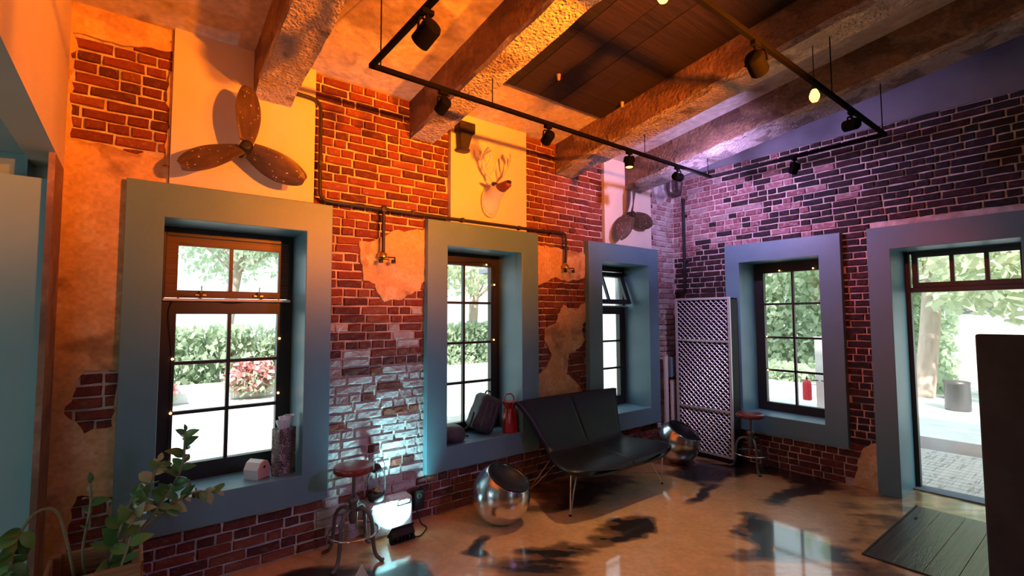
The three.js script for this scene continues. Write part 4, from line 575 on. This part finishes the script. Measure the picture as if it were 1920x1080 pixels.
// bags on the sill of window 2
{
  const sill = Bi, fab = (c, ro = 0.7) => std({ color: C(...c), roughness: ro, bumpMap: rep(nGrain, 5), bumpScale: 0.002 });
  const bk = thing('backpack', 'dark grey backpack leaning on the red bag on the sill', 'backpack', [-2.785, sill, -0.185], -8 * D);
  const lean = (g) => g.rotateZ(-24 * D);
  add('body', lean(sdf((p) => { const q = V(Math.abs(p.x) - 0.06, Math.abs(p.y - 0.165) - 0.115, Math.abs(p.z) - 0.055), d = Math.hypot(Math.max(q.x, 0), Math.max(q.y, 0), Math.max(q.z, 0)) + Math.min(0, Math.max(q.x, q.y, q.z)) - 0.045; return smin(d, ell(p, [0.0, 0.09, 0.08], [0.085, 0.08, 0.05]), 0.03) + (fbm(p.x * 30, p.y * 30 + p.z * 20, 5, 2) - 0.5) * 0.008; }, [0, 0.165, 0.01], 0.24, 52)).translate(0, 0.02, 0), fab([0.045, 0.05, 0.052]), bk);
  for (const x of [-0.055, 0.0, 0.05]) add('piping', lean(tube([[x, 0.05, 0.128], [x, 0.12, 0.118], [x, 0.2, 0.108], [x, 0.28, 0.09], [x, 0.31, 0.04]], 0.005, 30, 6)).translate(0, 0.02, 0), fab([0.14, 0.15, 0.155]), bk);
  add('carry_loop', lean(tube([[-0.03, 0.31, -0.05], [-0.025, 0.355, -0.05], [0.025, 0.355, -0.05], [0.03, 0.31, -0.05]], 0.007, 20, 6)).translate(0, 0.02, 0), fab([0.02, 0.02, 0.022]), bk); add('strap', tube([[-0.13, 0.012, 0.10], [-0.16, 0.02, 0.08], [-0.17, 0.05, 0.06], [-0.10, 0.10, 0.06], [-0.06, 0.2, 0.06]], 0.009, 30, 6), fab([0.015, 0.016, 0.018]), bk);
  const rb = thing('handbag', 'glossy red leather drawstring bag standing beside the backpack', 'bag', [-2.53, sill, -0.04], 0);
  const redL = phy({ color: C(0.36, 0.012, 0.016), roughness: 0.28, clearcoat: 0.5, clearcoatRoughness: 0.2 });
  add('body', sdf((p) => { const t = clamp(p.y / 0.22), r = 0.066 - 0.022 * Math.pow(t, 2) + 0.006 * Math.sin(Math.atan2(p.z, p.x) * 7) * t; return Math.max(Math.hypot(p.x, p.z * 1.05) - r, Math.abs(p.y - 0.105) - 0.105) - 0.006; }, [0, 0.11, 0], 0.14, 52), redL, rb);
  add('gathered_top', sdf((p) => { const t = clamp((p.y - 0.2) / 0.07), r = 0.036 + 0.022 * t + 0.008 * Math.sin(Math.atan2(p.z, p.x) * 9) * t; return Math.max(Math.hypot(p.x, p.z) - r, Math.abs(p.y - 0.235) - 0.035) - 0.003; }, [0, 0.235, 0], 0.09, 40), redL, rb);
  add('drawstring', new THREE.TorusGeometry(0.045, 0.005, 8, 30).rotateX(Math.PI / 2).translate(0, 0.205, 0), redL, rb); for (const s of [-1, 1]) add('handle', tube([[s * 0.035, 0.24, 0], [s * 0.05, 0.30, -0.01], [s * 0.02, 0.335, -0.02], [-s * 0.0, 0.33, -0.02]], 0.006, 24, 8), redL, rb);
  const pc = thing('pouch', 'grey padded pouch lying on the sill end by the window edge', 'pouch', [-3.12, sill, -0.06], 12 * D);
  add('body', sdf((p) => Math.max(ell(p, [0, 0.055, 0], [0.125, 0.085, 0.09]), -p.y + 0.001) + (fbm(p.x * 25, p.y * 25, 6, 2) - 0.5) * 0.008, [0, 0.06, 0], 0.16, 48).rotateZ(-6 * D).translate(0, 0.004, 0), fab([0.055, 0.05, 0.055], 0.5), pc); add('zip', tube([[-0.10, 0.105, 0.03], [0, 0.137, 0.025], [0.09, 0.11, 0.02], [0.122, 0.06, 0.02]], 0.004, 30, 6), M.steel, pc);
}
// gift bag and house-shaped box on the sill of window 1
{
  const cv = document.createElement('canvas'); cv.width = cv.height = 512; const g = cv.getContext('2d'); g.fillStyle = '#6e625f'; g.fillRect(0, 0, 512, 512); const r = rng(77);
  for (let k = 0; k < 70; k++) { const x = r() * 512, y = r() * 512, s = 18 + r() * 40, a0 = r() * 6.28; g.strokeStyle = r() < 0.6 ? '#cdbfc0' : '#2c2526'; g.lineWidth = 4 + r() * 6; g.beginPath(); for (let t = 0; t < 9; t += 0.2) { const q = s * (1 - t / 9), a = a0 + t; const px = x + q * Math.cos(a), py = y + q * Math.sin(a); t ? g.lineTo(px, py) : g.moveTo(px, py); } g.stroke(); }
  const ct = new THREE.CanvasTexture(cv); ct.colorSpace = THREE.SRGBColorSpace; ct.wrapS = ct.wrapT = THREE.RepeatWrapping; ct.repeat.set(3.2, 3.2);
  const b = thing('gift_bag', 'tall paper gift bag with grey scroll pattern and white tissue', 'gift bag', [-4.402, Bi, -0.075], 24 * D), bmM = std({ map: ct, roughness: 0.35 });
  add('paper_body', [box(-0.062, 0.062, 0, 0.30, 0.036, 0.038), box(-0.062, 0.062, 0, 0.30, -0.038, -0.036), box(-0.062, -0.060, 0, 0.30, -0.036, 0.036), box(0.060, 0.062, 0, 0.30, -0.036, 0.036), box(-0.062, 0.062, 0, 0.002, -0.038, 0.038)], bmM, b);
  for (let k = 0; k < 3; k++) add('tissue', shake(new THREE.ConeGeometry(0.035, 0.14, 8, 5, true).rotateX(Math.PI).translate((k - 1) * 0.025, 0.285 + 0.012 * k, 0.005), 0.02, 30, 8 + k), std({ color: C(0.78, 0.78, 0.80), roughness: 0.8, side: THREE.DoubleSide }), b);
  const h = thing('paper_house', 'small white and pink house-shaped box on the sill', 'box', [-4.555, Bi, -0.10], 38 * D);
  const prof = [[-0.048, 0], [0.048, 0], [0.052, 0.055], [0.03, 0.095], [0.0, 0.108], [-0.03, 0.095], [-0.052, 0.055]];
  add('body', poly(prof, [], 0.10, 0.004).translate(0, 0.004, -0.05), M.white, h); add('front', poly(prof.map(([x, y]) => [x * 0.98, y * 0.98]), [Array.from({ length: 14 }, (_, i) => [0.013 * Math.cos(i / 14 * 6.283), 0.066 + 0.011 * Math.sin(i / 14 * 6.283)])], 0.004, 0.001).translate(0, 0.005, 0.055), M.cardboardPink, h); add('entry_hole', new THREE.CircleGeometry(0.0135, 20).translate(0, 0.071, 0.0555), M.black, h);
}
// strings of fairy lights round the window frames
function fairy(label, pts, bulbs, turn) { const o = thing('fairy_lights', label, 'string lights', [0, 0, 0], turn); add('wire', tube(pts, 0.0022, 120, 5), M.black, o); for (const [x, y, z] of bulbs) add('bulb', new THREE.SphereGeometry(0.0075, 12, 8).translate(x, y, z), glow([1, 0.42, 0.09], 14), o); }
fairy('fairy lights strung round the window above the plant', [[-5.02, 0.55, -0.285], [-5.02, 0.95, -0.285], [-5.02, 1.3, -0.285], [-5.02, 1.66, -0.285], [-4.7, 1.645, -0.285], [-4.39, 1.66, -0.285], [-4.40, 1.3, -0.285], [-4.40, 0.9, -0.285]], [[-5.015, 0.645, -0.278], [-5.015, 0.955, -0.278], [-5.015, 1.29, -0.278], [-4.40, 1.02, -0.278], [-4.40, 1.40, -0.278]], 0);
fairy('fairy lights strung along the window with bags', [[-2.54, 0.6, -0.285], [-2.54, 1.0, -0.285], [-2.54, 1.32, -0.285], [-2.54, 1.7, -0.285], [-2.54, 2.03, -0.285], [-2.9, 2.04, -0.285], [-3.14, 2.03, -0.285]], [[-2.535, 1.33, -0.278], [-2.53, 1.85, -0.278], [-2.62, 2.035, -0.278]], 0);
fairy('fairy lights strung round the window in the dark brick wall', [[0.93, 0.7, -0.285], [0.93, 1.0, -0.285], [0.93, 1.4, -0.285], [0.935, 2.03, -0.285], [1.15, 2.04, -0.285], [1.48, 2.035, -0.285]], [[0.955, 0.955, -0.275], [0.955, 1.32, -0.275], [1.11, 2.035, -0.275], [1.44, 2.035, -0.275]], -Math.PI / 2);

// ---------------------------------------------------------------- plant in the crate
{
  const x0 = -5.475, x1 = -5.15, z0 = 0.30, z1 = 0.62, h = 0.455;
  const c = thing('wooden_crate', 'rough wooden crate holding the potted plant', 'crate', [(x0 + x1) / 2, 0, (z0 + z1) / 2]); const hx = (x1 - x0) / 2, hz = (z1 - z0) / 2;
  for (let k = 0; k < 3; k++) { const a = 0.01 + k * 0.149, b = a + 0.143; for (const s of [-1, 1]) { add('board', rbox(-hx, hx, a, b, s * hz - 0.008, s * hz + 0.008, 0.003, 1), M.crate, c); add('board', rbox(s * hx - 0.008, s * hx + 0.008, a, b, -hz + 0.009, hz - 0.009, 0.003, 1), M.crate, c); } }
  for (const sx of [-1, 1]) for (const sz of [-1, 1]) add('corner_post', rbox(sx * (hx - 0.02) - 0.014, sx * (hx - 0.02) + 0.014, 0, h + (sx > 0 ? 0.045 : 0.0), sz * (hz - 0.022) - 0.012, sz * (hz - 0.022) + 0.012, 0.003, 1), M.crate, c);
  add('base', box(-hx + 0.01, hx - 0.01, 0.01, 0.022, -hz + 0.01, hz - 0.01), M.crate, c);
  const p = thing('potted_plant', 'leafy green plant with arching stems growing from the wooden crate', 'plant', [(x0 + x1) / 2, 0.32, (z0 + z1) / 2]); const B = [(x0 + x1) / 2, 0.32, (z0 + z1) / 2];
  add('soil', shake(new THREE.CylinderGeometry(0.145, 0.13, 0.05, 28, 2).translate(0, 0.0, 0), 0.01, 30, 3), M.soil, p);
  const leafGeo = (L, w, curl) => shell((u, v) => { const k = w * Math.pow(Math.sin(Math.PI * Math.pow(clamp(v, 0.01, 0.99), 0.8)), 0.75) * 0.5; return V((u - 0.5) * 2 * k, v * L, -curl * v * v * L + Math.abs(u - 0.5) * k * 0.5); }, 4, 8, () => 0.0008);
  const LG = [leafGeo(0.10, 0.055, 0.3), leafGeo(0.085, 0.05, 0.5), leafGeo(0.075, 0.042, 0.15)], r = rng(88);
  function stem(pts, n, from, size, mats, flat) {
    const local = pts.map((q) => [q[0] - B[0], q[1] - B[1], q[2] - B[2]]), cu = new THREE.CatmullRomCurve3(local.map((q) => V(...q)));
    const st = add('stem', new THREE.TubeGeometry(cu, 40, 0.0058, 7), M.stem, p);
    for (let i = 0; i < n; i++) { const t = lerp(from, 1, i / (n - 1)), q = cu.getPoint(t), d = cu.getTangent(t), side = i % 2 ? 1 : -1; const ax = V(0.6, 0, 0.8).cross(d).normalize(); const a2 = d.clone().cross(ax).normalize(); const ph = flat ? (side > 0 ? 0.2 : Math.PI - 0.2) + (r() - 0.5) * 0.8 : r() * 6.283; const out = ax.clone().multiplyScalar(Math.cos(ph)).addScaledVector(a2, Math.sin(ph)).multiplyScalar(i === n - 1 ? 0.1 : 1.0).addScaledVector(d, 0.55).normalize(); const m = add('leaf', LG[Math.floor(r() * 3)], mats[Math.floor(r() * mats.length)], st); m.position.copy(q); const zz = V(r() - 0.5, r() * 0.8 + 0.2, 0.7).normalize(), xx = out.clone().cross(zz).normalize(); m.quaternion.setFromRotationMatrix(new THREE.Matrix4().makeBasis(xx, out, xx.clone().cross(out))); m.scale.setScalar(size * (0.75 + 0.5 * r()) * (t > 0.85 ? 0.8 : 1)); }
  }
  const g = M.leaf, S = [B[0], 0.33, B[2]];
  stem([[S[0] + 0.06, 0.33, S[2]], [-5.20, 0.47, 0.47], [-5.10, 0.60, 0.44], [-5.00, 0.78, 0.42], [-4.985, 0.97, 0.42]], 34, 0.5, 0.72, [g[0], g[0], g[1]]);
  stem([[S[0] + 0.05, 0.33, S[2] + 0.02], [-5.22, 0.50, 0.50], [-5.15, 0.66, 0.46], [-5.09, 0.84, 0.42]], 26, 0.42, 0.85, [g[1], g[2], g[2]]);
  stem([[S[0] + 0.08, 0.33, S[2]], [-5.18, 0.46, 0.44], [-5.06, 0.58, 0.38], [-4.93, 0.63, 0.34], [-4.83, 0.60, 0.32]], 30, 0.45, 0.7, [g[0], g[1], g[1], g[2]]);
  stem([[S[0] + 0.02, 0.33, S[2] + 0.02], [-5.26, 0.45, 0.53], [-5.23, 0.58, 0.52], [-5.19, 0.70, 0.48]], 14, 0.3, 0.95, [g[0], g[1]]);
  stem([[S[0] + 0.05, 0.33, S[2] + 0.08], [-5.235, 0.40, 0.62], [-5.215, 0.46, 0.60], [-5.19, 0.55, 0.56]], 9, 0.15, 1.0, [g[0], g[1]]);
  stem([[S[0] - 0.06, 0.33, S[2] + 0.02], [-5.41, 0.60, 0.56], [-5.45, 0.745, 0.60], [-5.50, 0.76, 0.64], [-5.545, 0.68, 0.68], [-5.565, 0.52, 0.70], [-5.57, 0.36, 0.72]], 24, 0.62, 0.95, [g[0], g[0], g[1]], true);
  stem([[S[0] - 0.03, 0.33, S[2] - 0.02], [-5.36, 0.5, 0.46], [-5.34, 0.70, 0.46], [-5.345, 0.80, 0.47]], 7, 0.5, 0.7, [g[0], g[2]]);
}
renderer.render(scene, camera);
